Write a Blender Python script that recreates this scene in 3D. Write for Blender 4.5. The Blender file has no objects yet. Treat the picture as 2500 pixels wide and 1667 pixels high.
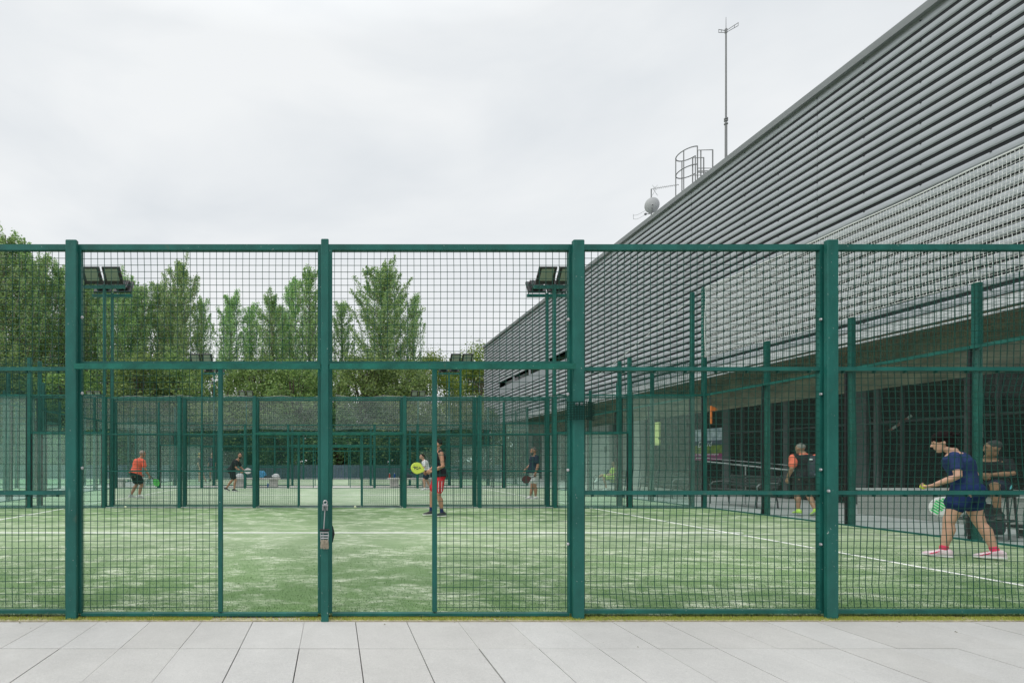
import bpy, math, random
from math import radians as R, pi, sin, cos, sqrt, atan2
from mathutils import Vector, Matrix, noise as mnoise

sc = bpy.context.scene
COL = sc.collection
random.seed(7)

# ------------------------------------------------------------------ camera
F = 1300.0                       # focal length in pixels of the 2500 px wide photo
CX, CD, CH = 0.115, 4.2, 1.227   # camera x, distance in front of the near fence, height above turf
VX, VY = 815.0, 1127.0           # where the level line of sight meets the picture
cam_d = bpy.data.cameras.new('camera')
cam = bpy.data.objects.new('camera', cam_d)
COL.objects.link(cam)
cam.location = (CX, -CD, CH)
cam.rotation_euler = (R(90), 0, 0)
cam_d.sensor_fit = 'HORIZONTAL'
cam_d.sensor_width = 36
cam_d.lens = 36 * F / 2500
cam_d.shift_x = (1250 - VX) / 2500
cam_d.shift_y = (VY - 833.5) / 2500
cam_d.clip_start = 0.05
cam_d.clip_end = 2000
sc.camera = cam

# ------------------------------------------------------------------ sky, sun, exposure
SUN_EL, SUN_AZ = R(52), R(238)    # azimuth clockwise from +y: behind and left of the camera
w = bpy.data.worlds.new('World')
sc.world = w
w.use_nodes = True
nt = w.node_tree
nt.nodes.clear()
N = nt.nodes.new
L = nt.links.new
out = N('ShaderNodeOutputWorld')
sky = N('ShaderNodeTexSky')
sky.sky_type = 'NISHITA'
sky.sun_disc = False
sky.sun_elevation = SUN_EL
sky.sun_rotation = SUN_AZ
sky.air_density = 1.0
sky.dust_density = 3.0
bg1 = N('ShaderNodeBackground')
bg1.inputs[1].default_value = 0.08
L(sky.outputs[0], bg1.inputs[0])
tc = N('ShaderNodeTexCoord')
sep = N('ShaderNodeSeparateXYZ')
L(tc.outputs['Generated'], sep.inputs[0])
mp = N('ShaderNodeMapping')
mp.inputs['Scale'].default_value = (1.0, 1.0, 2.6)
L(tc.outputs['Generated'], mp.inputs[0])
nz = N('ShaderNodeTexNoise')
nz.inputs['Scale'].default_value = 1.9
nz.inputs['Detail'].default_value = 5
nz.inputs['Roughness'].default_value = 0.5
nz.inputs['Distortion'].default_value = 0.35
L(mp.outputs[0], nz.inputs['Vector'])
cr = N('ShaderNodeValToRGB')
cr.color_ramp.elements[0].position = 0.36
cr.color_ramp.elements[0].color = (0.745, 0.78, 0.81, 1)
cr.color_ramp.elements[1].position = 0.60
cr.color_ramp.elements[1].color = (0.875, 0.895, 0.905, 1)
L(nz.outputs['Fac'], cr.inputs[0])
mr = N('ShaderNodeMapRange')      # an overcast sky is brighter towards the zenith
mr.inputs['From Min'].default_value = 0.62
mr.inputs['From Max'].default_value = 1.0
mr.inputs['To Min'].default_value = 1.02
mr.inputs['To Max'].default_value = 2.1
L(sep.outputs['Z'], mr.inputs['Value'])
bg2 = N('ShaderNodeBackground')
L(cr.outputs[0], bg2.inputs[0])
L(mr.outputs[0], bg2.inputs[1])
mx = N('ShaderNodeMixShader')
mx.inputs[0].default_value = 0.94
L(bg1.outputs[0], mx.inputs[1])
L(bg2.outputs[0], mx.inputs[2])
L(mx.outputs[0], out.inputs[0])

sd = bpy.data.lights.new('sun', 'SUN')
sd.energy = 1.2
sd.angle = R(22)
sd.color = (1.0, 0.97, 0.93)
so = bpy.data.objects.new('sun', sd)
COL.objects.link(so)
sdir = Vector((sin(SUN_AZ) * cos(SUN_EL), cos(SUN_AZ) * cos(SUN_EL), sin(SUN_EL)))
so.rotation_euler = sdir.to_track_quat('Z', 'Y').to_euler()
so.location = (0, 0, 30)
sc.view_settings.view_transform = 'Standard'
sc.view_settings.look = 'None'
sc.view_settings.exposure = 0.06
sc.view_settings.gamma = 1.0
sc.cycles.transparent_max_bounces = 32
sc.cycles.max_bounces = 8
sc.cycles.diffuse_bounces = 4


def at(px, py, X=None, d=None):
    """world point seen at a photo pixel, on the plane x-offset X from the camera or at distance d"""
    if d is None:
        d = F * X / (px - VX)
    return Vector((CX + (px - VX) * d / F, d - CD, CH + (VY - py) * d / F))


# ------------------------------------------------------------------ materials
def nodes(name):
    m = bpy.data.materials.new(name)
    m.use_nodes = True
    return m, m.node_tree, m.node_tree.nodes['Principled BSDF']


def setin(b, key, val):
    if key in b.inputs:
        b.inputs[key].default_value = val


def mat(name, col, rough=0.6, metal=0.0, vary=0.0, vscale=6.0, bump=0.0, bscale=60.0, spec=0.5, stretch=None, col2=None):
    m, t, b = nodes(name)
    b.inputs['Base Color'].default_value = (*col, 1)
    b.inputs['Roughness'].default_value = rough
    b.inputs['Metallic'].default_value = metal
    setin(b, 'Specular IOR Level', spec)
    tcn = t.nodes.new('ShaderNodeTexCoord')
    vec = tcn.outputs['Object']
    if stretch:
        mpn = t.nodes.new('ShaderNodeMapping')
        mpn.inputs['Scale'].default_value = stretch
        t.links.new(vec, mpn.inputs[0])
        vec = mpn.outputs[0]
    if vary or col2:
        n = t.nodes.new('ShaderNodeTexNoise')
        n.inputs['Scale'].default_value = vscale
        n.inputs['Detail'].default_value = 6
        n.inputs['Roughness'].default_value = 0.65
        t.links.new(vec, n.inputs['Vector'])
        c = t.nodes.new('ShaderNodeValToRGB')
        c.color_ramp.elements[0].position = 0.32
        c.color_ramp.elements[1].position = 0.68
        a, z = (1 - vary), (1 + vary)
        c2 = col2 or tuple(min(1, v * z) for v in col)
        c.color_ramp.elements[0].color = (*[v * a for v in col], 1)
        c.color_ramp.elements[1].color = (*c2, 1)
        t.links.new(n.outputs['Fac'], c.inputs[0])
        t.links.new(c.outputs[0], b.inputs['Base Color'])
    if bump:
        n = t.nodes.new('ShaderNodeTexNoise')
        n.inputs['Scale'].default_value = bscale
        n.inputs['Detail'].default_value = 4
        t.links.new(vec, n.inputs['Vector'])
        bp = t.nodes.new('ShaderNodeBump')
        bp.inputs['Strength'].default_value = bump
        bp.inputs['Distance'].default_value = 0.01
        t.links.new(n.outputs['Fac'], bp.inputs['Height'])
        t.links.new(bp.outputs[0], b.inputs['Normal'])
    return m


M = {}
M['green'] = mat('green_paint', (0.011, 0.112, 0.092), 0.45, spec=0.36, vary=0.32, vscale=3.5, bump=0.15, bscale=35, stretch=(1, 1, 0.5))


def scuffs(m):
    """small chips and pale rubbed marks in the paint"""
    t = m.node_tree
    b_ = t.nodes['Principled BSDF']
    src = b_.inputs['Base Color'].links[0].from_socket
    NN, LL = t.nodes.new, t.links.new
    tcn = NN('ShaderNodeTexCoord')
    g = NN('ShaderNodeNewGeometry')
    for scl, lo, hi, colr, st in ((55, .70, .73, (.42, .47, .44), (1, 1, 1)), (22, .68, .80, (.06, .19, .16), (1, 1, .12)), (9, .66, .85, (.10, .12, .08), (1, 1, .5))):
        mm = NN('ShaderNodeMapping')
        mm.inputs['Scale'].default_value = st
        LL(g.outputs['Position'], mm.inputs[0])
        n = NN('ShaderNodeTexNoise')
        n.inputs['Scale'].default_value = scl
        n.inputs['Detail'].default_value = 3
        n.inputs['Roughness'].default_value = .6
        LL(mm.outputs[0], n.inputs['Vector'])
        r = NN('ShaderNodeMapRange')
        r.inputs['From Min'].default_value = lo
        r.inputs['From Max'].default_value = hi
        r.inputs['To Max'].default_value = .8
        LL(n.outputs['Fac'], r.inputs[0])
        x = NN('ShaderNodeMix')
        x.data_type = 'RGBA'
        LL(r.outputs[0], x.inputs[0])
        LL(src, x.inputs[6])
        x.inputs[7].default_value = (*colr, 1)
        src = x.outputs[2]
    LL(src, b_.inputs['Base Color'])


scuffs(M['green'])
M['green_old'] = mat('weathered_green_paint', (0.011, 0.125, 0.092), 0.55, spec=0.28, vary=0.4, vscale=5, bump=0.3, bscale=40)
scuffs(M['green_old'])
M['wire'] = mat('green_coated_wire', (0.005, 0.062, 0.046), 0.5, spec=0.3)
M['black'] = mat('black_rubber', (0.012, 0.012, 0.014), 0.55)
M['steel'] = mat('galvanised_steel', (0.42, 0.43, 0.44), 0.38, 0.7, vary=0.2)
M['roofsteel'] = mat('grey_painted_steel', (0.20, 0.205, 0.21), 0.5, vary=0.1)
M['bolt'] = mat('bolt_steel', (0.6, 0.6, 0.62), 0.3, 0.8)
M['white'] = mat('white_plastic', (0.75, 0.76, 0.76), 0.5)
M['netwhite'] = mat('white_net_cord', (0.80, 0.81, 0.81), 0.8)
M['clad'] = mat('grey_metal_slats', (0.41, 0.435, 0.465), 0.65, 0.0, vary=0.09, vscale=0.35, stretch=(1, 1, 2.0), spec=0.4)
M['claddark'] = mat('dark_slat_gap', (0.020, 0.022, 0.026), 0.8)
M['coping'] = mat('grey_coping', (0.23, 0.245, 0.25), 0.5, 0.1, vary=0.08, vscale=1.0)
M['soffit'] = mat('olive_soffit', (0.22, 0.195, 0.125), 0.8, vary=0.3, vscale=2.0)
M['lintel'] = mat('weathered_concrete_beam', (0.24, 0.225, 0.165), 0.85, vary=0.5, vscale=3.5, stretch=(1, .25, 1), bump=0.3)
M['concrete'] = mat('pale_concrete_wall', (0.43, 0.445, 0.44), 0.8, vary=0.12, vscale=1.5, bump=0.2)
M['pebble'] = mat('speckled_concrete', (0.36, 0.36, 0.34), 0.9, vary=0.35, vscale=60, bump=0.5, bscale=120)
M['mullion'] = mat('dark_grey_frame', (0.03, 0.034, 0.037), 0.5)
M['mullion2'] = mat('mid_grey_column', (0.07, 0.08, 0.083), 0.6, vary=0.1)
M['darkglass'] = mat('dark_window_glass', (0.004, 0.007, 0.007), 0.12, spec=0.22)
M['darkin'] = mat('dark_interior', (0.03, 0.03, 0.03), 0.9)
M['turfline'] = mat('white_turf_line', (0.9, 0.9, 0.87), 0.9, vary=0.06, vscale=30)
M['walk'] = mat('walkway_concrete', (0.44, 0.44, 0.44), 0.8, vary=0.1, vscale=2.0, bump=0.15)
M['kerb'] = mat('pale_kerb_concrete', (0.62, 0.60, 0.56), 0.85, vary=0.15, vscale=4)
M['joint'] = mat('dark_joint', (0.02, 0.02, 0.02), 0.95)
M['earth'] = mat('park_ground', (0.09, 0.12, 0.05), 0.95, vary=0.4, vscale=0.6)
M['bluefence'] = mat('blue_grey_slats', (0.10, 0.16, 0.20), 0.6, vary=0.15)
M['bark'] = mat('pale_bark', (0.27, 0.25, 0.21), 0.9, vary=0.4, vscale=3, bump=0.4)
M['bark2'] = mat('brown_bark', (0.10, 0.08, 0.06), 0.9, vary=0.4, vscale=3)
M['benchwhite'] = mat('white_concrete_bench', (0.60, 0.58, 0.55), 0.8, vary=0.12)
M['benchsteel'] = mat('dark_bench_steel', (0.07, 0.075, 0.08), 0.35, 0.5)
M['lampblack'] = mat('black_lamp_housing', (0.02, 0.021, 0.022), 0.45)
M['lens'] = mat('lamp_lens', (0.22, 0.26, 0.20), 0.12, spec=0.8)  # greyish green of the turf it reflects is put into the colour
M['brush'] = mat('frayed_straw', (0.42, 0.37, 0.28), 0.9, vary=0.3, vscale=60)


def turf(name, dark, mid, pale, amt, seed, band=False):
    m, t, b = nodes(name)
    b.inputs['Roughness'].default_value = 0.95
    setin(b, 'Specular IOR Level', 0.15)
    NN, LL = t.nodes.new, t.links.new
    tcn = NN('ShaderNodeTexCoord')
    mpn = NN('ShaderNodeMapping')
    mpn.inputs['Location'].default_value = (seed, seed * 2, 0)
    LL(tcn.outputs['Object'], mpn.inputs[0])

    def noise(scale, detail, rough, st=(1, 1, 1), dist=0.0):
        mm = NN('ShaderNodeMapping')
        mm.inputs['Scale'].default_value = st
        LL(mpn.outputs[0], mm.inputs[0])
        n = NN('ShaderNodeTexNoise')
        n.inputs['Scale'].default_value = scale
        n.inputs['Detail'].default_value = detail
        n.inputs['Roughness'].default_value = rough
        n.inputs['Distortion'].default_value = dist
        LL(mm.outputs[0], n.inputs['Vector'])
        return n.outputs['Fac']

    def ramp(fac, p0, p1, c0, c1):
        r = NN('ShaderNodeValToRGB')
        r.color_ramp.elements[0].position = p0
        r.color_ramp.elements[1].position = p1
        r.color_ramp.elements[0].color = (*c0, 1)
        r.color_ramp.elements[1].color = (*c1, 1)
        LL(fac, r.inputs[0])
        return r.outputs[0]

    def mix(fac, a, c, mode='MIX'):
        x = NN('ShaderNodeMix')
        x.data_type = 'RGBA'
        x.blend_type = mode
        if isinstance(fac, float):
            x.inputs[0].default_value = fac
        else:
            LL(fac, x.inputs[0])
        LL(a, x.inputs[6])
        LL(c, x.inputs[7])
        return x.outputs[2]

    big = noise(0.35, 3, 0.5)
    patch = noise(1.5, 6, 0.72, (1, 1.5, 1), 0.5)
    small = noise(9, 5, 0.75, (0.55, 1.6, 1))
    fine = noise(130, 3, 0.7)
    base = ramp(big, 0.38, 0.62, dark, mid)
    sand = ramp(patch, 0.445, 0.61, (0, 0, 0), (1, 1, 1))
    brk = ramp(small, 0.44, 0.60, (0.10, 0.10, 0.10), (1, 1, 1))
    sandf = mix(1.0, sand, brk, 'MULTIPLY')
    pl = NN('ShaderNodeRGB')
    pl.outputs[0].default_value = (*pale, 1)
    c = mix(sandf, base, pl.outputs[0])
    if band:   # more loose sand lies in the middle of the court than along its edges
        sy = NN('ShaderNodeSeparateXYZ')
        LL(tcn.outputs['Object'], sy.inputs[0])
        dd_ = NN('ShaderNodeMath')
        dd_.operation = 'SUBTRACT'
        dd_.inputs[1].default_value = 4.6
        LL(sy.outputs['Y'], dd_.inputs[0])
        ab = NN('ShaderNodeMath')
        ab.operation = 'ABSOLUTE'
        LL(dd_.outputs[0], ab.inputs[0])
        nn_ = NN('ShaderNodeMath')
        nn_.operation = 'MULTIPLY_ADD'
        nn_.inputs[1].default_value = 2.5
        LL(patch, nn_.inputs[0])
        LL(ab.outputs[0], nn_.inputs[2])
        rr_ = NN('ShaderNodeMapRange')
        rr_.interpolation_type = 'SMOOTHSTEP'
        rr_.inputs['From Min'].default_value = 1.2
        rr_.inputs['From Max'].default_value = 5.2
        rr_.inputs['To Min'].default_value = 0.22
        rr_.inputs['To Max'].default_value = 0.0
        LL(nn_.outputs[0], rr_.inputs[0])
        c = mix(rr_.outputs[0], c, pl.outputs[0])
    c = mix(ramp(small, 0.3, 0.75, (amt, amt, amt), (amt * 0.35, amt * 0.35, amt * 0.35)), c, pl.outputs[0])
    fr = ramp(fine, 0.25, 0.75, (0.58, 0.58, 0.58), (1.42, 1.42, 1.42))
    c = mix(1.0, c, fr, 'MULTIPLY')
    LL(c, b.inputs['Base Color'])
    bp = NN('ShaderNodeBump')
    bp.inputs['Strength'].default_value = 0.6
    bp.inputs['Distance'].default_value = 0.01
    LL(fine, bp.inputs['Height'])
    LL(bp.outputs[0], b.inputs['Normal'])
    return m


M['turf1'] = turf('sanded_turf_near', (0.066, 0.165, 0.036), (0.135, 0.260, 0.080), (0.64, 0.69, 0.53), 0.17, 1.3, True)
M['turf2'] = turf('sanded_turf_far', (0.24, 0.37, 0.20), (0.33, 0.45, 0.28), (0.56, 0.60, 0.49), 0.34, 7.7)
M['moss'] = mat('yellow_green_moss', (0.13, 0.15, 0.025), 0.95, vary=0.5, vscale=14, col2=(0.30, 0.25, 0.13), bump=0.8, bscale=200)


def glassmat(name, tint, haze, hazecol=(0.6, 0.68, 0.64)):
    m = bpy.data.materials.new(name)
    m.use_nodes = True
    t = m.node_tree
    t.nodes.clear()
    NN, LL = t.nodes.new, t.links.new
    o = NN('ShaderNodeOutputMaterial')
    tr = NN('ShaderNodeBsdfTransparent')
    tr.inputs[0].default_value = (*tint, 1)
    gl = NN('ShaderNodeBsdfGlossy')
    gl.inputs['Roughness'].default_value = 0.02
    gl.inputs['Color'].default_value = (0.9, 0.95, 0.93, 1)
    df = NN('ShaderNodeBsdfDiffuse')
    df.inputs[0].default_value = (*hazecol, 1)
    fr = NN('ShaderNodeFresnel')
    fr.inputs[0].default_value = 1.42
    tcn = NN('ShaderNodeTexCoord')
    n = NN('ShaderNodeTexNoise')
    n.inputs['Scale'].default_value = 9
    n.inputs['Detail'].default_value = 8
    n.inputs['Roughness'].default_value = 0.8
    LL(tcn.outputs['Object'], n.inputs['Vector'])
    r = NN('ShaderNodeValToRGB')
    r.color_ramp.elements[0].position = 0.3
    r.color_ramp.elements[0].color = (haze * 0.5,) * 3 + (1,)
    r.color_ramp.elements[1].position = 0.8
    r.color_ramp.elements[1].color = (haze * 2.2,) * 3 + (1,)
    LL(n.outputs['Fac'], r.inputs[0])
    m1 = NN('ShaderNodeMixShader')
    LL(r.outputs[0], m1.inputs[0])
    LL(tr.outputs[0], m1.inputs[1])
    LL(df.outputs[0], m1.inputs[2])
    gm = NN('ShaderNodeNewGeometry')
    inv = NN('ShaderNodeMath')
    inv.operation = 'SUBTRACT'
    inv.inputs[0].default_value = 1.0
    LL(gm.outputs['Backfacing'], inv.inputs[1])
    mu = NN('ShaderNodeMath')
    mu.operation = 'MULTIPLY'
    LL(fr.outputs[0], mu.inputs[0])
    LL(inv.outputs[0], mu.inputs[1])
    mu2 = NN('ShaderNodeMath')
    mu2.operation = 'MULTIPLY'
    mu2.inputs[1].default_value = 0.42
    LL(mu.outputs[0], mu2.inputs[0])
    m2 = NN('ShaderNodeMixShader')
    LL(mu2.outputs[0], m2.inputs[0])
    LL(m1.outputs[0], m2.inputs[1])
    LL(gl.outputs[0], m2.inputs[2])
    LL(m2.outputs[0], o.inputs[0])
    return m


M['glass_side'] = glassmat('hazy_court_glass', (0.93, 0.975, 0.955), 0.055, (0.62, 0.76, 0.71))  # stronger milky teal haze: dirt, with the sky's reflection put into the colour
M['glass'] = glassmat('court_glass', (0.94, 0.98, 0.965), 0.010)


def netmat():
    m = bpy.data.materials.new('grey_fine_net')
    m.use_nodes = True
    t = m.node_tree
    b = t.nodes['Principled BSDF']
    b.inputs['Base Color'].default_value = (0.55, 0.62, 0.58, 1)
    b.inputs['Roughness'].default_value = 0.9
    NN, LL = t.nodes.new, t.links.new
    tcn = NN('ShaderNodeTexCoord')
    n = NN('ShaderNodeTexNoise')
    n.inputs['Scale'].default_value = 40
    n.inputs['Detail'].default_value = 2
    LL(tcn.outputs['Object'], n.inputs['Vector'])
    r = NN('ShaderNodeMapRange')
    r.inputs['From Min'].default_value = 0.3
    r.inputs['From Max'].default_value = 0.7
    r.inputs['To Min'].default_value = 0.04
    r.inputs['To Max'].default_value = 0.38
    LL(n.outputs['Fac'], r.inputs[0])
    LL(r.outputs[0], b.inputs['Alpha'])
    return m


M['greynet'] = netmat()


def leafmat(name, cols, trans=0.42):
    m = bpy.data.materials.new(name)
    m.use_nodes = True
    t = m.node_tree
    b = t.nodes['Principled BSDF']
    NN, LL = t.nodes.new, t.links.new
    g = NN('ShaderNodeNewGeometry')
    r = NN('ShaderNodeValToRGB')
    e = r.color_ramp.elements
    e[0].color = (*cols[0], 1)
    e[1].color = (*cols[-1], 1)
    for i, c in enumerate(cols[1:-1]):
        x = e.new((i + 1) / (len(cols) - 1))
        x.color = (*c, 1)
    LL(g.outputs['Random Per Island'], r.inputs[0])
    oi = NN('ShaderNodeObjectInfo')
    hs_ = NN('ShaderNodeHueSaturation')
    mr1 = NN('ShaderNodeMapRange')
    mr1.inputs['To Min'].default_value = 0.9
    mr1.inputs['To Max'].default_value = 1.2
    LL(oi.outputs['Random'], mr1.inputs[0])
    mr2 = NN('ShaderNodeMapRange')
    mr2.inputs['To Min'].default_value = 0.485
    mr2.inputs['To Max'].default_value = 0.515
    LL(oi.outputs['Random'], mr2.inputs[0])
    LL(mr1.outputs[0], hs_.inputs['Value'])
    LL(mr2.outputs[0], hs_.inputs['Hue'])
    LL(r.outputs[0], hs_.inputs['Color'])
    r = hs_
    LL(r.outputs[0], b.inputs['Base Color'])
    b.inputs['Roughness'].default_value = 0.5
    tl = NN('ShaderNodeBsdfTranslucent')
    LL(r.outputs[0], tl.inputs[0])
    mxs = NN('ShaderNodeMixShader')
    mxs.inputs[0].default_value = trans
    o = t.nodes['Material Output']
    LL(b.outputs[0], mxs.inputs[1])
    LL(tl.outputs[0], mxs.inputs[2])
    LL(mxs.outputs[0], o.inputs[0])
    return m


M['leaf_poplar'] = leafmat('poplar_leaves', [(0.13, 0.24, 0.09), (0.30, 0.50, 0.14), (0.26, 0.42, 0.22), (0.46, 0.66, 0.20), (0.52, 0.62, 0.46)])
M['leaf_olive'] = leafmat('olive_leaves', [(0.06, 0.12, 0.04), (0.18, 0.30, 0.09), (0.32, 0.45, 0.13), (0.12, 0.21, 0.08)])
M['leaf_bright'] = leafmat('bright_leaves', [(0.10, 0.17, 0.03), (0.22, 0.31, 0.05), (0.28, 0.36, 0.06), (0.14, 0.2, 0.04)])
M['leaf_hedge'] = leafmat('hedge_leaves', [(0.04, 0.09, 0.04), (0.08, 0.16, 0.06), (0.15, 0.25, 0.07), (0.06, 0.13, 0.07)], 0.35)


# ------------------------------------------------------------------ mesh helpers
class MB:
    def __init__(s):
        s.v, s.f, s.m = [], [], []

    def add(s, vs, fs, mi=0):
        b = len(s.v)
        s.v.extend([tuple(q) for q in vs])
        s.f.extend([tuple(i + b for i in q) for q in fs])
        s.m.extend([mi] * len(fs))

    def box(s, a, b, mi=0):
        x0, y0, z0 = a
        x1, y1, z1 = b
        s.add([(x0, y0, z0), (x1, y0, z0), (x1, y1, z0), (x0, y1, z0), (x0, y0, z1), (x1, y0, z1), (x1, y1, z1), (x0, y1, z1)],
              [(0, 3, 2, 1), (4, 5, 6, 7), (0, 1, 5, 4), (1, 2, 6, 5), (2, 3, 7, 6), (3, 0, 4, 7)], mi)

    def bbox(s, a, b, c=0.004, mi=0):
        """box with chamfered vertical and top/bottom edges (bevelled tube or block)"""
        x0, y0, z0 = a
        x1, y1, z1 = b
        def ring(z, i):
            return [(x0 + c + i, y0 + i, z), (x1 - c - i, y0 + i, z), (x1 - i, y0 + c + i, z), (x1 - i, y1 - c - i, z),
                    (x1 - c - i, y1 - i, z), (x0 + c + i, y1 - i, z), (x0 + i, y1 - c - i, z), (x0 + i, y0 + c + i, z)]
        rs = [ring(z0, c * .7), ring(z0 + c, 0), ring(z1 - c, 0), ring(z1, c * .7)]
        vs = [p for r in rs for p in r]
        fs = [tuple(range(7, -1, -1)), tuple(range(24, 32))]
        for k in range(3):
            for i in range(8):
                j = (i + 1) % 8
                fs.append((k * 8 + i, k * 8 + j, (k + 1) * 8 + j, (k + 1) * 8 + i))
        s.add(vs, fs, mi)

    def obox(s, cen, ax, ay, az, mi=0):
        """oriented box: centre and three half-axis vectors"""
        c = Vector(cen); ax = Vector(ax); ay = Vector(ay); az = Vector(az)
        vs = [c + ax * i + ay * j + az * k for k in (-1, 1) for (i, j) in ((-1, -1), (1, -1), (1, 1), (-1, 1))]
        s.add(vs, [(0, 3, 2, 1), (4, 5, 6, 7), (0, 1, 5, 4), (1, 2, 6, 5), (2, 3, 7, 6), (3, 0, 4, 7)], mi)

    def bar(s, a, b, w, h=None, mi=0, up=(0, 0, 1)):
        a = Vector(a); b = Vector(b)
        d = (b - a)
        ln = d.length
        d.normalize()
        u = Vector(up)
        if abs(d.dot(u)) > 0.98:
            u = Vector((1, 0, 0))
        sd_ = d.cross(u).normalized()
        u2 = sd_.cross(d).normalized()
        s.obox((a + b) / 2, d * ln / 2, sd_ * w / 2, u2 * (h or w) / 2, mi)

    def tube(s, pts, r, n=8, mi=0, cap=True, closed=False):
        pts = [Vector(p) for p in pts]
        k = len(pts)
        rs = r if isinstance(r, (list, tuple)) else [r] * k
        prev = None
        vs = []
        for i, p in enumerate(pts):
            if closed:
                d = pts[(i + 1) % k] - pts[i - 1]
            else:
                d = pts[min(i + 1, k - 1)] - pts[max(i - 1, 0)]
            d.normalize()
            if prev is None:
                u = Vector((0, 0, 1)) if abs(d.z) < 0.9 else Vector((1, 0, 0))
                u = (u - d * u.dot(d)).normalized()
            else:
                u = (prev - d * prev.dot(d)).normalized()
            prev = u
            v = d.cross(u)
            for j in range(n):
                a = 2 * pi * j / n + pi / n
                vs.append(p + (u * cos(a) + v * sin(a)) * rs[i])
        fs = []
        for i in range(k if closed else k - 1):
            for j in range(n):
                a, b = i * n + j, i * n + (j + 1) % n
                c, d2 = ((i + 1) % k) * n + (j + 1) % n, ((i + 1) % k) * n + j
                fs.append((a, b, c, d2))
        if cap and not closed:
            fs.append(tuple(range(n - 1, -1, -1)))
            fs.append(tuple(range((k - 1) * n, k * n)))
        s.add(vs, fs, mi)

    def loft(s, secs, n=14, mi=0):
        """secs: list of (centre, half-axis u, half-axis v); closed with domed ends"""
        vs = []
        for c, u, v in secs:
            c = Vector(c); u = Vector(u); v = Vector(v)
            for j in range(n):
                a = 2 * pi * j / n
                vs.append(c + u * cos(a) + v * sin(a))
        k = len(secs)
        fs = [(i * n + j, i * n + (j + 1) % n, (i + 1) * n + (j + 1) % n, (i + 1) * n + j) for i in range(k - 1) for j in range(n)]
        fs.append(tuple(range(n - 1, -1, -1)))
        fs.append(tuple(range((k - 1) * n, k * n)))
        s.add(vs, fs, mi)

    def ellipsoid(s, cen, ax, ay, az, nu=16, nv=10, mi=0, zmin=-1.0, zmax=1.0):
        c = Vector(cen); ax = Vector(ax); ay = Vector(ay); az = Vector(az)
        secs = []
        t0, t1 = math.asin(max(-1, zmin)), math.asin(min(1, zmax))
        for i in range(nv + 1):
            t = t0 + (t1 - t0) * i / nv
            rr = max(cos(t), 0.02)
            secs.append((c + az * sin(t), ax * rr, ay * rr))
        s.loft(secs, nu, mi)

    def mesh(s, name, mats, smooth=False):
        me = bpy.data.meshes.new(name)
        me.from_pydata(s.v, [], s.f)
        for m in (mats if isinstance(mats, (list, tuple)) else [mats]):
            me.materials.append(m)
        if len(set(s.m)) > 1:
            me.polygons.foreach_set('material_index', s.m)
        if smooth:
            me.polygons.foreach_set('use_smooth', [True] * len(s.f))
        me.update()
        return me

    def build(s, name, mats, parent=None, smooth=False, loc=None):
        return link(name, s.mesh(name, mats, smooth), parent, loc)


def link(name, me, parent=None, loc=None, rotz=0.0):
    o = bpy.data.objects.new(name, me)
    COL.objects.link(o)
    if parent is not None:
        o.parent = parent
    if loc is not None:
        o.location = loc
    if rotz:
        o.rotation_euler = (0, 0, rotz)
    return o


def tag(o, label=None, cat=None, group=None, kind=None):
    if label: o['label'] = label
    if cat: o['category'] = cat
    if group: o['group'] = group
    if kind: o['kind'] = kind
    return o


def thing(name, label, cat, loc=(0, 0, 0), rotz=0.0, group=None):
    o = bpy.data.objects.new(name, None)
    o.empty_display_size = 0.2
    COL.objects.link(o)
    o.location = loc
    o.rotation_euler = (0, 0, rotz)
    return tag(o, label, cat, group)


def copy_tree(o, parent=None):
    c = o.copy()
    COL.objects.link(c)
    c.parent = parent
    for ch in list(o.children):
        copy_tree(ch, c)
    return c


# ------------------------------------------------------------------ ground, turf, paving
def sheet(name, x0, y0, x1, y1, z, m, th=None):
    b = MB()
    if th:
        b.box((x0, y0, z - th), (x1, y1, z))
    else:
        b.add([(x0, y0, z), (x1, y0, z), (x1, y1, z), (x0, y1, z)], [(0, 1, 2, 3)])
    return tag(b.build(name, m), kind='structure')


sheet('ground', -600, -600, 600, 900, -0.07, M['earth'])
sheet('walkway', -50, -0.02, 60, 39, -0.022, M['walk'])
tag(bpy.data.objects['walkway'], kind='structure')
Y2A, Y2B, Y3A, Y3B = 10.5, 20.5, 23.0, 33.0
TURFS = [(0.0, 0.0, M['turf1']), (0.0, Y2A, M['turf2']), (0.0, Y3A, M['turf2']), (-22.6, 0.0, M['turf1']), (-22.6, Y2A, M['turf2']), (-22.6, Y3A, M['turf2'])]
for i, (xc, y0, m) in enumerate(TURFS):
    sheet('turf', xc - 10, y0 + (0.06 if y0 == 0 else 0), xc + 10, y0 + 10, 0.0, m)
    b = MB()
    for sx in (-1, 1):
        b.box((xc + sx * 6.95 - 0.025, y0 + 0.08, 0.001), (xc + sx * 6.95 + 0.025, y0 + 9.98, 0.005))
    b.box((xc - 6.92, y0 + 4.965, 0.0012), (xc + 6.92, y0 + 5.035, 0.0062))
    for sx in (-1, 1):
        b.box((xc + sx * 7.075 - 0.099, y0 + 4.965, 0.0012), (xc + sx * 7.075 + 0.099, y0 + 5.035, 0.0062))
    tag(b.build('court_lines', M['turfline']), kind='structure')
# pale strips of concrete between the courts
sheet('kerb', -60, 10.04, 9.95, 10.46, -0.004, M['kerb'])
sheet('aisle_paving', -60, 20.52, 30, 22.98, -0.003, M['kerb'])

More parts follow.
